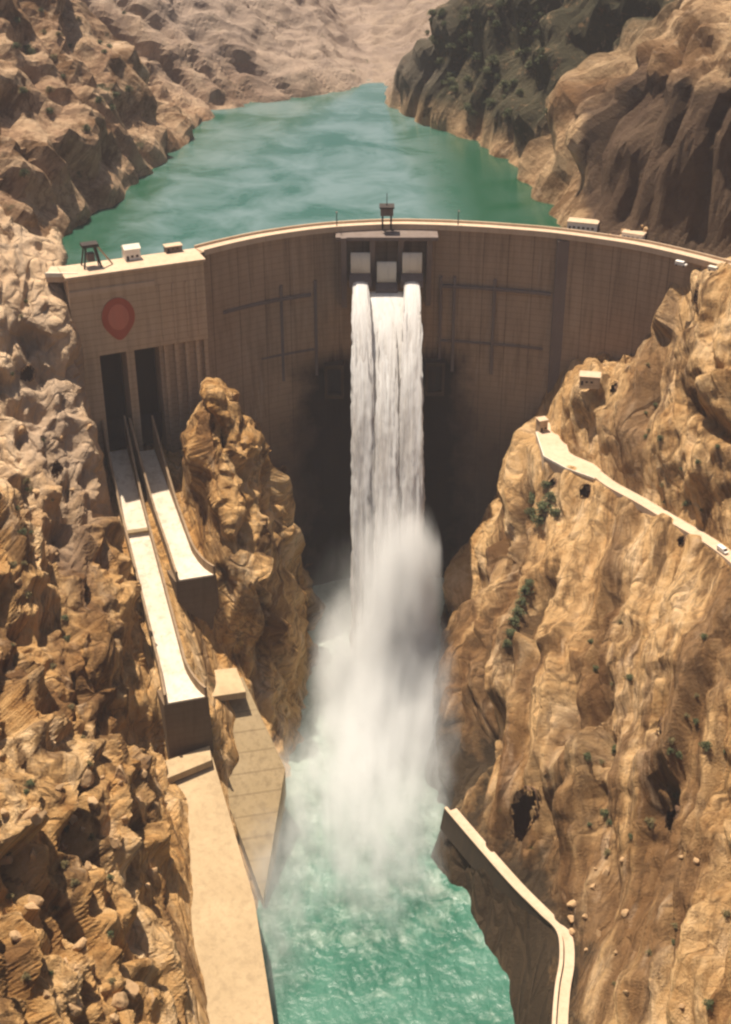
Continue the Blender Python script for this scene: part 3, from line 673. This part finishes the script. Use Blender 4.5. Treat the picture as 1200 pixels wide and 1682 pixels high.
# ------------------------------------------------------------------ spillway chutes
def chute(name, xf, Yend, label, aer=None, hr=32):
    root = empty(name, (xf(Yend), Yend, zc(Yend) - 6)); tag(root, label, 'spillway', 'twin spillway chutes'); o = -root.location
    yy = np.arange(553, Yend - .1, -2.0); secs = []
    for y in yy:
        d = y - Yend
        z = zc(y); w = 4.7
        if d < 20: t = 1 - d / 20; z += 5.5 * t ** 2.2; w += 2.8 * t ** 1.4
        secs.append((xf(y) + (1.5 * (1 - d / 20) ** 1.4 if d < 20 else 0), y, z, w, d))
    f = MB(); lw = MB(); rw = MB()
    ux, uy = .958, .287
    def pt(s, k, dz): return Vector((s[0] + k * ux, s[1] + k * uy, s[2] + dz)) + o
    for a, b in zip(secs[:-1], secs[1:]):
        da = -1.2 if aer and aer - 3 < a[1] < aer + 1 else 0; db = -1.2 if aer and aer - 3 < b[1] < aer + 1 else 0
        f.hexa([pt(b, -b[3], -3), pt(b, b[3], -3), pt(a, a[3], -3), pt(a, -a[3], -3), pt(b, -b[3], db), pt(b, b[3], db), pt(a, a[3], da), pt(a, -a[3], da)])
        for sgn, q in ((-1, lw), (1, rw)):
            ia, ib, oa, ob = a[3] * sgn, b[3] * sgn, (a[3] + .9) * sgn, (b[3] + .9) * sgn
            h = 4.2 + 13 * max(0, (a[1] - 512) / 40) ** 1.3; hb = 4.2 + 13 * max(0, (b[1] - 512) / 40) ** 1.3
            q.hexa([pt(b, ib, -8), pt(b, ob, -8), pt(a, oa, -8), pt(a, ia, -8), pt(b, ib, hb), pt(b, ob, hb), pt(a, oa, h), pt(a, ia, h)])
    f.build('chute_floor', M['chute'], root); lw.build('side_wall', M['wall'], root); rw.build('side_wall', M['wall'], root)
    if aer:
        s = min(secs, key=lambda s: abs(s[1] - aer))
        MB().hexa([pt(s, -4.6, .1), pt(s, 4.6, .1), pt(s, 4.6, .1) + Vector((-.4, 1.4, .5)), pt(s, -4.6, .1) + Vector((-.4, 1.4, .5)), pt(s, -4.6, .9), pt(s, 4.6, .9), pt(s, 4.6, 1.1) + Vector((-.4, 1.4, .5)), pt(s, -4.6, 1.1) + Vector((-.4, 1.4, .5))]).build('aerator_step', M['apron_dark'], root)
    # massive block under the lip
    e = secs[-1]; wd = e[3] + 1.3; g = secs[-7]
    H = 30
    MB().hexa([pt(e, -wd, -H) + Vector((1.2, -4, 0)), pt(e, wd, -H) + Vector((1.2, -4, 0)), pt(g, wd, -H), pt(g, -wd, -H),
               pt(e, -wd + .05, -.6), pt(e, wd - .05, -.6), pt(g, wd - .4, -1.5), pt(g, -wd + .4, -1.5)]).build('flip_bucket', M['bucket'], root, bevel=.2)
    return root
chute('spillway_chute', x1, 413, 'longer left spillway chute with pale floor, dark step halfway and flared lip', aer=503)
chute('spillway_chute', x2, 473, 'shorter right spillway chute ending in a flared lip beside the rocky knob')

# ------------------------------------------------------------------ concrete aprons by the plunge pool
def slab(name, pts, th_, mat, label, cap=None, lab_cap=None):
    c = sum((Vector(p) for p in pts), Vector()) / len(pts); root = empty(name, c); tag(root, label, 'retaining wall')
    n = len(pts); top = [Vector(p) - c for p in pts]; bot = [p + Vector((0, 0, -th_)) for p in top]
    mesh = MB().add(top + bot, [tuple(range(n)), tuple(range(2 * n - 1, n - 1, -1))] + [(i, n + i, n + (i + 1) % n, (i + 1) % n) for i in range(n)]).build('face', mat, root)
    if cap:
        q = [Vector(p) - c for p in cap]
        MB().hexa([p + Vector((0, 0, -2)) for p in q] + [p + Vector((0, 0, 1.2)) for p in q]).build('cap', M['apron'], root, bevel=.2)
    return root
def onplane(a, b, c, u, v):
    n = (b - a).cross(c - a); d = pix(u, v, Y=500) - CAM; return CAM + d * ((a - CAM).dot(n) / d.dot(n))
qa = (pix(272, 1262, z=-146), pix(346, 1234, z=-146), pix(400, 1740, z=-172)); qb = (pix(338, 1120, z=-139), pix(398, 1112, z=-139), pix(432, 1478, z=-181))
slab('retaining_wall', [qa[0], qa[1], onplane(*qa, 418, 1480), onplane(*qa, 458, 1740), onplane(*qa, 335, 1740)], 22, M['apron'],
     'long tan concrete retaining wall sloping from the longer chute down to the river', [pix(268, 1285, z=-145), pix(348, 1252, z=-145), pix(344, 1228, z=-145), pix(264, 1256, z=-145)])
slab('retaining_wall', [qb[0], qb[1], onplane(*qb, 468, 1262), qb[2], onplane(*qb, 346, 1240)], 14, M['apron_dark'],
     'darker olive concrete wall below the shorter chute, facing the plunge pool', [pix(336, 1150, z=-138), pix(404, 1140, z=-138), pix(388, 1100, z=-138), pix(334, 1106, z=-138)])

# ------------------------------------------------------------------ roads on the right bank
def path_ribbon(name, pts, w, mat, th_=.8, lift=.3, parent=None, base=Vector((0, 0, 0))):
    C = catmull([tuple(p) for p in pts], 6); t = np.gradient(C, axis=0); t[:, 2] = 0; t /= np.linalg.norm(t, axis=1)[:, None]
    nn = np.stack([-t[:, 1], t[:, 0], 0 * t[:, 0]], 1); vs = []; fs = []
    for c, n_ in zip(C, nn):
        for s_, dz in ((-1, -th_), (1, -th_), (1, 0), (-1, 0)):
            vs.append(Vector(c) + Vector(n_) * w / 2 * s_ + Vector((0, 0, dz + lift)) - base)
    n = len(C)
    for i in range(n - 1):
        for k in range(4): fs.append((4 * i + k, 4 * i + (k + 1) % 4, 4 * i + 4 + (k + 1) % 4, 4 * i + 4 + k))
    fs += [(0, 1, 2, 3), (4 * n - 1, 4 * n - 2, 4 * n - 3, 4 * n - 4)]
    return MB().add(vs, fs).build(name, mat, parent)
midroad = [(88, 552, -84), (93, 541, -84), (101, 527, -83), (107, 512, -82), (117, 497, -81.5), (126, 482, -81), (134, 469, -80.5), (141, 456, -80), (147, 440, -79.5), (153, 420, -79)]
struct(path_ribbon('road', midroad, 5.6, M['road'], 3, .6))
low = [(31, 396, -164), (41, 378, -164.5), (53, 357, -165), (62, 343, -165), (67.5, 334, -165), (67, 322, -165), (64, 310, -165), (61.5, 297, -165), (59, 280, -165)]
struct(path_ribbon('path', [(x + 3.2, y, z) for x, y, z in low], 3.4, M['road'], 2, .8))
rw = empty('river_wall', (60, 340, -188)); tag(rw, 'pale concrete guide wall with walkway above the right bank of the river', 'retaining wall')
C = catmull(low, 6); vs = []; fs = []
for c in C:
    for dx, dz in ((-1.6, -9), (1.0, -9), (1.0, 1.6), (-.2, 1.6)): vs.append(Vector((c[0] + dx, c[1], c[2] + dz)) - rw.location)
n = len(C)
for i in range(n - 1):
    for k in range(4): fs.append((4 * i + k, 4 * i + (k + 1) % 4, 4 * i + 4 + (k + 1) % 4, 4 * i + 4 + k))
fs += [(0, 1, 2, 3), (4 * n - 1, 4 * n - 2, 4 * n - 3, 4 * n - 4)]
MB().add(vs, fs).build('face', M['bank'], rw)
path_ribbon('coping', [(x + .3, y, z + 1.9) for x, y, z in low], 1.3, M['road'], .5, .3, rw, rw.location)

# ------------------------------------------------------------------ falling water and spray
def jet_mat():
    m, nt, b = newmat('falling_water')
    uv = nt.nodes.new('ShaderNodeUVMap'); mp = nt.nodes.new('ShaderNodeMapping'); mp.inputs['Scale'].default_value = (17, 5, 1)
    nt.links.new(uv.outputs[0], mp.inputs[0]); n = noise(nt, mp.outputs[0], 1, 8, .7, .5)
    mp2 = nt.nodes.new('ShaderNodeMapping'); mp2.inputs['Scale'].default_value = (10, 9, 1); nt.links.new(uv.outputs[0], mp2.inputs[0])
    n2 = noise(nt, mp2.outputs[0], 1, 6, .6, .3)
    sep = nt.nodes.new('ShaderNodeSeparateXYZ'); nt.links.new(uv.outputs[0], sep.inputs[0])
    c = mixc(nt, framp(nt, n, .35, .65), (.66, .62, .58), (.92, .91, .89))
    nt.links.new(c, b.inputs['Base Color']); b.inputs['Roughness'].default_value = .8
    b.inputs['Subsurface Weight'].default_value = 0
    tr = nt.nodes.new('ShaderNodeBsdfTranslucent'); nt.links.new(c, tr.inputs[0])
    mx = nt.nodes.new('ShaderNodeMixShader'); mx.inputs[0].default_value = .45; nt.links.new(b.outputs[0], mx.inputs[1]); nt.links.new(tr.outputs[0], mx.inputs[2])
    tp = nt.nodes.new('ShaderNodeBsdfTransparent'); m2 = nt.nodes.new('ShaderNodeMixShader')
    thick = framp(nt, sep.outputs[1], 0, 1, 1.0, .6)
    a = math_(nt, 'ADD', framp(nt, math_(nt, 'ADD', math_(nt, 'MULTIPLY', n, .5), math_(nt, 'MULTIPLY', n2, .5)), .38, .62, -.25, .45), thick); a.node.use_clamp = True
    nt.links.new(a, m2.inputs[0]); nt.links.new(tp.outputs[0], m2.inputs[1]); nt.links.new(mx.outputs[0], m2.inputs[2])
    out = nt.nodes['Material Output']; nt.links.new(m2.outputs[0], out.inputs[0])
    bump(nt, b, n, .6, .6)
    return m
M['jet'] = jet_mat()
def jet(name, x0, z0, vy, w0, w1, d0, d1, seed, label, dx=0):
    n, k = 150, 40; Pj = np.zeros((n, k, 3)); tmax = math.sqrt(2 * (-183 - z0) / -9.81)
    for i in range(n):
        t = tmax * (i / (n - 1)) ** .8; s_ = t / tmax
        cy = 603.5 - vy * t; cz = z0 - 4.905 * t * t; w = w0 + (w1 - w0) * s_ ** .7; d = d0 + (d1 - d0) * s_
        for j in range(k):
            a = 2 * math.pi * j / (k - 1)
            Pj[i, j] = (x0 + dx * s_ + w * math.cos(a), cy + d * math.sin(a) * .6, cz + d * math.sin(a) * .6)
    A = np.linspace(0, 1, n)[:, None] + np.zeros((n, k)); ca = np.cos(np.linspace(0, 2 * math.pi, k))[None, :] + A * 0; sa = np.sin(np.linspace(0, 2 * math.pi, k))[None, :] + A * 0
    nz = fbm(ca * 3 + seed, sa * 3, A * 6, 5, .65) * (1.1 + 4.0 * A) 
    Pj[..., 0] += nz * ca; Pj[..., 1] += nz * sa
    root = Vector((x0, 603.5, z0)); o = grid_obj(name, Pj - np.array(root), M['jet'], smooth=True); o.location = root
    me = o.data; uvl = me.uv_layers.new(name='UVMap'); li_ = np.zeros(len(me.loops), np.int32); me.loops.foreach_get('vertex_index', li_)
    U = np.stack([(li_ % k) / (k - 1), (li_ // k) / (n - 1)], 1); fl = U[:, 0].copy().reshape(-1, 4)
    uvl.data.foreach_set('uv', U.reshape(-1)); tag(o, label, 'water jet'); return o
JL = ['left jet of white water falling from the dam crest spillway', 'middle jet of falling water, starting lower than its neighbours', 'right jet of white water falling from the dam crest spillway']
for i, x in enumerate(SX):
    dz = -6.5 if i == 1 else 0
    jet('water_jet', x, -23 + dz, (19, 20.5, 19)[i], 3.3, 6.0, 1.6, 6, 3.1 * i, JL[i], (2.2, 0, -2.2)[i])
vl = jet('spray_veil', 10, -29, 19, 14.2, 15.6, 2.2, 10, 9.7, '', 1.0); vl['kind'] = 'stuff'
for k_ in ('label', 'category'):
    if k_ in vl: del vl[k_]
def mist_mat(name, dens, pw, r):
    m = bpy.data.materials.new(name); m.use_nodes = True; nt = m.node_tree; nt.nodes.remove(nt.nodes['Principled BSDF'])
    v = nt.nodes.new('ShaderNodeVolumePrincipled'); v.inputs['Color'].default_value = (.93, .935, .93, 1); v.inputs['Anisotropy'].default_value = .1
    t = nt.nodes.new('ShaderNodeTexCoord'); ln = nt.nodes.new('ShaderNodeVectorMath'); ln.operation = 'LENGTH'; nt.links.new(t.outputs['Object'], ln.inputs[0])
    n = noise(nt, coords(nt, (r[0] / 9, r[1] / 9, r[2] / 34)), 1, 4, .6, .3)          # torn into upright streaks
    fall = math_(nt, 'POWER', framp(nt, math_(nt, 'ADD', ln.outputs['Value'], math_(nt, 'MULTIPLY', math_(nt, 'SUBTRACT', n, .5), .7)), .97, .1), pw)
    d = math_(nt, 'MULTIPLY', fall, framp(nt, n, .64, .36, .45, 1.45)); d = math_(nt, 'MULTIPLY', d, dens)
    nt.links.new(d, v.inputs['Density']); nt.links.new(v.outputs[0], nt.nodes['Material Output'].inputs['Volume']); return m
def mist(c, r, dens, pw=1.5, rx=0):
    bm = bmesh.new(); bmesh.ops.create_icosphere(bm, subdivisions=3, radius=1); me = bpy.data.meshes.new('mist'); bm.to_mesh(me); bm.free()
    me.materials.append(mist_mat('mist', dens, pw, r)); o = bpy.data.objects.new('mist', me); col.objects.link(o)
    o.location = c; o.scale = r; o.rotation_euler = (rx, 0, 0); o['kind'] = 'stuff'; return o
mist((12, 500, -156), (22, 40, 84), .2)
mist((23, 506, -138), (14, 22, 46), .12)
mist((21, 508, -148), (17, 26, 64), .19)
mist((-9, 495, -174), (21, 38, 50), .11)
mist((8, 470, -172), (27, 44, 36), .18)
mist((3, 440, -183), (41, 106, 32), .2, 1.6)
mist((-34, 390, -180), (20, 90, 22), .05, 1.2)
mist((30, 470, -172), (16, 60, 36), .09, 1.2)
mist((0, 560, -178), (40, 34, 46), .03)
scene.cycles.volume_step_rate = 3; scene.cycles.volume_max_steps = 96
hz = bpy.data.materials.new('haze'); hz.use_nodes = True; nt = hz.node_tree; nt.nodes.remove(nt.nodes['Principled BSDF'])
v = nt.nodes.new('ShaderNodeVolumePrincipled'); v.inputs['Color'].default_value = (.90, .88, .94, 1); v.inputs['Density'].default_value = .00007; v.inputs['Anisotropy'].default_value = .2
nt.links.new(v.outputs[0], nt.nodes['Material Output'].inputs['Volume'])
MB().box(-800, 800, -60, 1500, -215, 480).build('haze', hz)['kind'] = 'stuff'

# ------------------------------------------------------------------ buildings and equipment on the crest
def house(name, loc, rz, w, d, h, label, cat='building', flat=False, wall='white', door=True):
    r = empty(name, loc, rz); tag(r, label, cat)
    MB().box(-w / 2, w / 2, -d / 2, d / 2, -1.5, h).build('wall', M[wall], r, bevel=.05)
    if flat: MB().box(-w / 2 - .3, w / 2 + .3, -d / 2 - .3, d / 2 + .3, h, h + .35).build('roof', M['road'], r, bevel=.05)
    else:
        MB().add([(-w / 2 - .3, -d / 2 - .3, h), (w / 2 + .3, -d / 2 - .3, h), (w / 2 + .3, d / 2 + .3, h), (-w / 2 - .3, d / 2 + .3, h), (-w / 2 - .3, 0, h + d * .28), (w / 2 + .3, 0, h + d * .28)],
                 [(3, 2, 1, 0), (0, 1, 5, 4), (2, 3, 4, 5), (0, 4, 3), (1, 2, 5)]).build('roof', M['cream'], r)
    if door: MB().box(-w / 2 + .7, -w / 2 + 1.7, -d / 2 - .06, -d / 2 - .001, 0, 2.1).build('door', M['dark_steel'], r)
    k = max(1, int((w - 2.6) // 2.2))
    for i in range(k):
        x = -w / 2 + 2.6 + i * 2.2
        f = MB().box(x, x + 1.2, -d / 2 - .07, -d / 2 - .001, 1.1, 2.2).build('window', M['wall'], r)
        MB().box(x + .1, x + 1.1, -d / 2 - .09, -d / 2 - .072, 1.2, 2.1).build('pane', M['dark_steel'], f)
    return r
def at_crest(u, v, z=.35): return pix(u, v, z=z)
house('control_house', at_crest(216, 424, .3), th, 7, 5.5, 5, 'small white control house standing on the gate block deck')
house('store_shed', at_crest(284, 412, .3), th, 7.5, 4, 2.6, 'low dark walled shed near the right end of the gate block deck', 'shed', True, 'pier')
g = empty('gantry_crane', at_crest(150, 437, .3), th); tag(g, 'dark gantry crane with a pale slanting brace on the left end of the gate block', 'crane')
for sx in (-3, 3):
    for sy in (-2.5, 2.5): MB().beam((sx * 1.25, sy * 1.2, 0), (sx * .7, sy * .8, 9), .6).build('leg', M['dark_steel'], g)
MB().box(-3.6, 3.6, -2.6, 2.6, 9, 10.4).build('trolley', M['dark_steel'], g, bevel=.1)
MB().box(-1.6, 1.6, -1.5, 1.5, 2.5, 6).build('winch', M['pier'], g, bevel=.1)
MB().beam((3, -2, 9.2), (9, -1, 0.2), .7).build('brace', M['road'], g)
house('service_shed', at_crest(957, 377, -.6), R(-18), 14, 6, 4.0, 'long low white shed beside the crest road, nearest the reservoir', 'shed', True)
house('service_shed', at_crest(1040, 394, -.4), R(-28), 10, 5, 3.4, 'shorter low white shed at the foot of the dark rock face', 'shed', True)
t = empty('water_tower', at_crest(995, 362, -.5)); tag(t, 'slender pale cylindrical tower behind the white sheds at the right bank', 'tower')
MB().cyl((0, 0, -1), 1.9, 11, 20).build('shaft', M['white'], t, True); MB().cyl((0, 0, 10), 2.3, 1.2, 20, 1.8).build('cap', M['cream'], t)
MB().box(-.5, .5, -2.0, -1.7, -1, 1.4).build('door', M['dark_steel'], t)
for u_, lb in ((553, 'dark lamp mast on the dam crest left of the hoist tower'), (752, 'dark lamp mast on the dam crest right of the hoist tower')):
    q_ = pix(u_, 372, z=.35); yc = float(np.interp(q_.x, CR[:, 0], CR[:, 1])) + 1
    lm = empty('lamp_mast', (q_.x, yc, .35)); tag(lm, lb, 'street lamp')
    MB().cyl((0, 0, 0), .28, 8, 10, .16).build('pole', M['dark_steel'], lm); MB().beam((0, 0, 7.8), (0, -2.4, 8.3), .25).build('arm', M['dark_steel'], lm); MB().box(-.4, .4, -3.4, -2.3, 8.1, 8.4).build('lamp_head', M['pier'], lm)
# wall sections of the left abutment terrace
tw = empty('terrace', pix(100, 448, z=-1)); tag(tw, 'bright concrete terrace left of the gate block', 'terrace')
MB().box(-6, 8, -4, 7, -3, .6).build('slab', M['road'], tw, bevel=.3); MB().box(-6, 8, -4.6, -4.01, -.4, 1.5).build('parapet', M['cream'], tw)
# vehicles
def van(loc, rz, mat, label, group=None):
    r = empty('parked_van', loc, rz); tag(r, label, 'van', group)
    m = MB().add([(-2.6, -1, .5), (2.6, -1, .5), (2.6, 1, .5), (-2.6, 1, .5), (-2.6, -1, 2.2), (1.2, -.95, 2.25), (1.2, .95, 2.25), (-2.6, 1, 2.2), (1.9, -.98, 1.4), (1.9, .98, 1.4), (2.6, -1, 1.2), (2.6, 1, 1.2)],
                 [(3, 2, 1, 0), (4, 5, 6, 7), (0, 1, 10, 8, 5, 4), (3, 7, 6, 9, 11, 2), (0, 4, 7, 3), (5, 8, 9, 6), (8, 10, 11, 9), (1, 2, 11, 10)])
    m.build('body', M[mat], r, bevel=.12)
    MB().add([(1.27, -.85, 2.2), (1.27, .85, 2.2), (1.9, .88, 1.5), (1.9, -.88, 1.5)], [(0, 1, 2, 3)]).build('windscreen', M['dark_steel'], r).location = (.03, 0, .03)
    for sx in (-1.7, 1.7):
        for sy in (-1.0, .72): MB().cyl((sx, sy, .42), .42, .28, 14, axis='Y').build('wheel', M['dark_steel'], r)
    return r
van(at_crest(1118, 437, .4), R(-38), 'white', 'white van parked on the crest road, the left one of the two')
van(at_crest(1172, 446, .4), R(-42), 'cream', 'cream van on the crest road near the edge of the picture')
van((141.5, 452, -79.3), R(-65), 'white', 'white van parked at the near end of the cliff road')
# platform and hut at the end of the cliff road
pf = empty('road_platform', (84, 553, -86)); tag(pf, 'bright concrete platform where the cliff road meets the dam', 'platform')
pts = [pix(880, 712, z=-82), pix(893, 752, z=-82), pix(930, 772, z=-82), pix(975, 788, z=-82), pix(990, 768, z=-82), pix(935, 745, z=-82), pix(922, 700, z=-82), pix(895, 692, z=-82)]
c = [Vector(p) - pf.location for p in pts]; n = len(c)
MB().add(c + [p + Vector((0, 0, -9)) for p in c], [tuple(range(n)), tuple(range(2 * n - 1, n - 1, -1))] + [(i, n + i, n + (i + 1) % n, (i + 1) % n) for i in range(n)]).build('slab', M['road'], pf)
for i in (0, 1, 2): MB().beam(c[i] + Vector((0, 0, .5)), c[i + 1] + Vector((0, 0, .5)), .4, 1.1).build('parapet', M['cream'], pf)
house('guard_hut', pix(889, 706, z=-82), R(20), 4.2, 4, 5.5, 'small grey hut at the tip of the bright platform', 'hut', True, 'block')
house('pump_house', pix(968, 629, z=-50), R(-10), 9, 6, 4, 'pale flat roofed pump house on the ledge under the right wing of the dam', 'building', True, 'block')
# ------------------------------------------------------------------ shrubs and boulders
dg = bpy.context.evaluated_depsgraph_get()
hillsO = [o for o in col.objects if o.name.startswith('hills') or o.name.startswith('cliff')]
def hit(u, v):
    d = (pix(u, v, Y=1000) - CAM).normalized(); best = None
    for o in hillsO:
        ok, p, n_, _ = o.ray_cast(CAM, d)
        if ok and (best is None or (p - CAM).length < (best[0] - CAM).length): best = (p, n_)
    return best
def leafmat(name, a, b_):
    m, nt, b = newmat(name); oi = nt.nodes.new('ShaderNodeObjectInfo'); n = noise(nt, coords(nt), 1.3, 3)
    c = mixc(nt, framp(nt, n, .35, .65), a, b_); nt.links.new(c, b.inputs['Base Color']); b.inputs['Roughness'].default_value = .8; return m
M['leaf'] = leafmat('shrub_leaves', (.05, .065, .02), (.12, .12, .045)); M['leaf_dry'] = leafmat('dry_leaves', (.13, .10, .035), (.22, .17, .07)); M['bark'] = concrete('bark', (.10, .07, .05), (.15, .11, .08), .1)
def shrub_proto(seed, mat):
    rnd = random.Random(seed); m = MB()
    for k in range(420):
        a = rnd.uniform(0, 2 * math.pi); rr = rnd.random() ** .5; h = rnd.random()
        lob = 1 + .35 * math.sin(3 * a + seed) + .2 * math.sin(7 * a)
        R0 = rr * lob * math.sqrt(max(.05, 1 - (h * 1.1 - .25) ** 2)); p = Vector((R0 * math.cos(a), R0 * math.sin(a), .15 + h * 1.2))
        u = Vector((rnd.gauss(0, 1), rnd.gauss(0, 1), rnd.gauss(0, .6))).normalized() * rnd.uniform(.09, .2); w = u.cross(Vector((rnd.gauss(0, 1), rnd.gauss(0, 1), 1))).normalized() * .1
        m.add([p - u, p - w, p + u, p + w], [(0, 1, 2, 3)])
    fo = mesh_obj('foliage', m.v, m.f, M[mat]); st = MB()
    for k in range(5):
        a = k * 1.3 + seed; st.beam((0, 0, -.4), (.45 * math.cos(a), .45 * math.sin(a), .8), .08)
    so = st.build('stem', M['bark']); col.objects.unlink(fo); col.objects.unlink(so); return fo, so
PR = [shrub_proto(1, 'leaf'), shrub_proto(2, 'leaf'), shrub_proto(3, 'leaf_dry')]
def shrub(u, v, size, k, label, group, name='shrub'):
    h = hit(u, v)
    if not h: return
    r = empty(name, h[0] - Vector((0, 0, .15 * size)), random.uniform(0, 6)); r.scale = (size, size, size * random.uniform(.8, 1.1)); tag(r, label, 'shrub', group)
    for src in PR[k]:
        c_ = src.copy(); col.objects.link(c_); c_.parent = r
for u, v, s_ in [(878, 822, 3.4), (892, 838, 3.8), (903, 820, 2.8), (885, 860, 3.2), (897, 800, 2.4), (912, 845, 2.6), (872, 845, 2.4)]:
    shrub(u, v, s_, 0, 'green bush in the thick clump below the bright platform', 'green bushes below the bright platform')
for u, v, s_ in [(868, 960, 2.2), (862, 975, 2.6), (856, 992, 2.4), (850, 1008, 2.8), (844, 1024, 2.5), (838, 1042, 2.3), (832, 1060, 2)]:
    shrub(u, v, s_, 1, 'green shrub in the line growing down the cleft of the right cliff', 'shrubs in the cleft of the right cliff')
rnd = random.Random(11)
def scatter(n, box, size, ks, label, group, ok=lambda u, v: True):
    i = 0
    while i < n:
        u = rnd.uniform(box[0], box[2]); v = rnd.uniform(box[1], box[3])
        if not ok(u, v): continue
        i += 1; shrub(u, v, rnd.uniform(*size), rnd.choice(ks), label, group)
scatter(30, (960, 950, 1195, 1670), (.9, 1.9), (0, 1, 2, 2), 'small dry shrub on the large right cliff below the cliff road', 'shrubs on the lower right cliff')
scatter(14, (1050, 560, 1195, 850), (.8, 1.5), (1, 2), 'small shrub on the right cliff above the cliff road', 'shrubs above the cliff road')
scatter(22, (5, 1000, 230, 1670), (.8, 1.6), (1, 2, 2), 'small dry shrub on the broken rock of the lower left slope', 'shrubs on the lower left slope', lambda u, v: u < 120 + (v - 1000) * .15)
scatter(14, (5, 480, 90, 980), (.8, 1.6), (0, 2), 'small shrub on the pale upper left slope', 'shrubs on the upper left slope')
scatter(60, (700, 5, 900, 200), (1.6, 3.4), (0, 1), 'dark scrub bush on the shaded mountain right of the reservoir', 'bushes on the mountain right of the reservoir', lambda u, v: v < 200 - abs(u - 830) * .2)
scatter(24, (10, 10, 230, 330), (1.4, 2.6), (0, 1, 2), 'scrub bush on the mountain left of the reservoir', 'bushes on the mountain left of the reservoir', lambda u, v: v < 380 - u)
def rock_proto(seed):
    bm = bmesh.new(); bmesh.ops.create_icosphere(bm, subdivisions=3, radius=1); r_ = random.Random(seed)
    pl = [(Vector((r_.gauss(0, 1), r_.gauss(0, 1), r_.gauss(0, 1))).normalized(), r_.uniform(.45, .85)) for _ in range(11)]
    for v in bm.verts:
        for n_, d in pl:
            k = v.co.dot(n_)
            if k > d: v.co -= n_ * (k - d)
        v.co *= 1 + .04 * math.sin(9 * v.co.x + seed) * math.cos(8 * v.co.y)
    me = bpy.data.meshes.new('boulder'); bm.to_mesh(me); bm.free(); return me
RM = [rock_proto(i) for i in range(5)]
for me in RM: me.materials.append(M['boulder'])
def boulder(u, v, s_, label, group):
    h = hit(u, v)
    if not h: return
    o = bpy.data.objects.new('boulder', rnd.choice(RM)); col.objects.link(o); o.location = h[0] + h[1] * s_ * .15
    o.scale = (s_ * rnd.uniform(.8, 1.3), s_ * rnd.uniform(.8, 1.4), s_ * rnd.uniform(.6, 1)); o.rotation_euler = [rnd.uniform(0, 6) for _ in range(3)]; tag(o, label, 'boulder', group)
for _ in range(34): boulder(rnd.uniform(5, 250), rnd.uniform(1250, 1675), rnd.uniform(1.0, 3.2), 'angular brown boulder lying on the lower left slope', 'boulders on the lower left slope')
for _ in range(16): boulder(rnd.uniform(940, 1060), rnd.uniform(372, 402) , rnd.uniform(.8, 1.8), 'pale boulder in the rubble beside the crest road', 'rubble beside the crest road')
for _ in range(16): boulder(rnd.uniform(930, 1150), rnd.uniform(1400, 1670), rnd.uniform(.8, 2.0), 'brown boulder on the foot of the right cliff', 'boulders at the foot of the right cliff')
for _ in range(10): boulder(rnd.uniform(20, 150), rnd.uniform(700, 1000), rnd.uniform(.8, 2.0), 'pale boulder on the upper left slope beside the chute', 'boulders on the upper left slope')
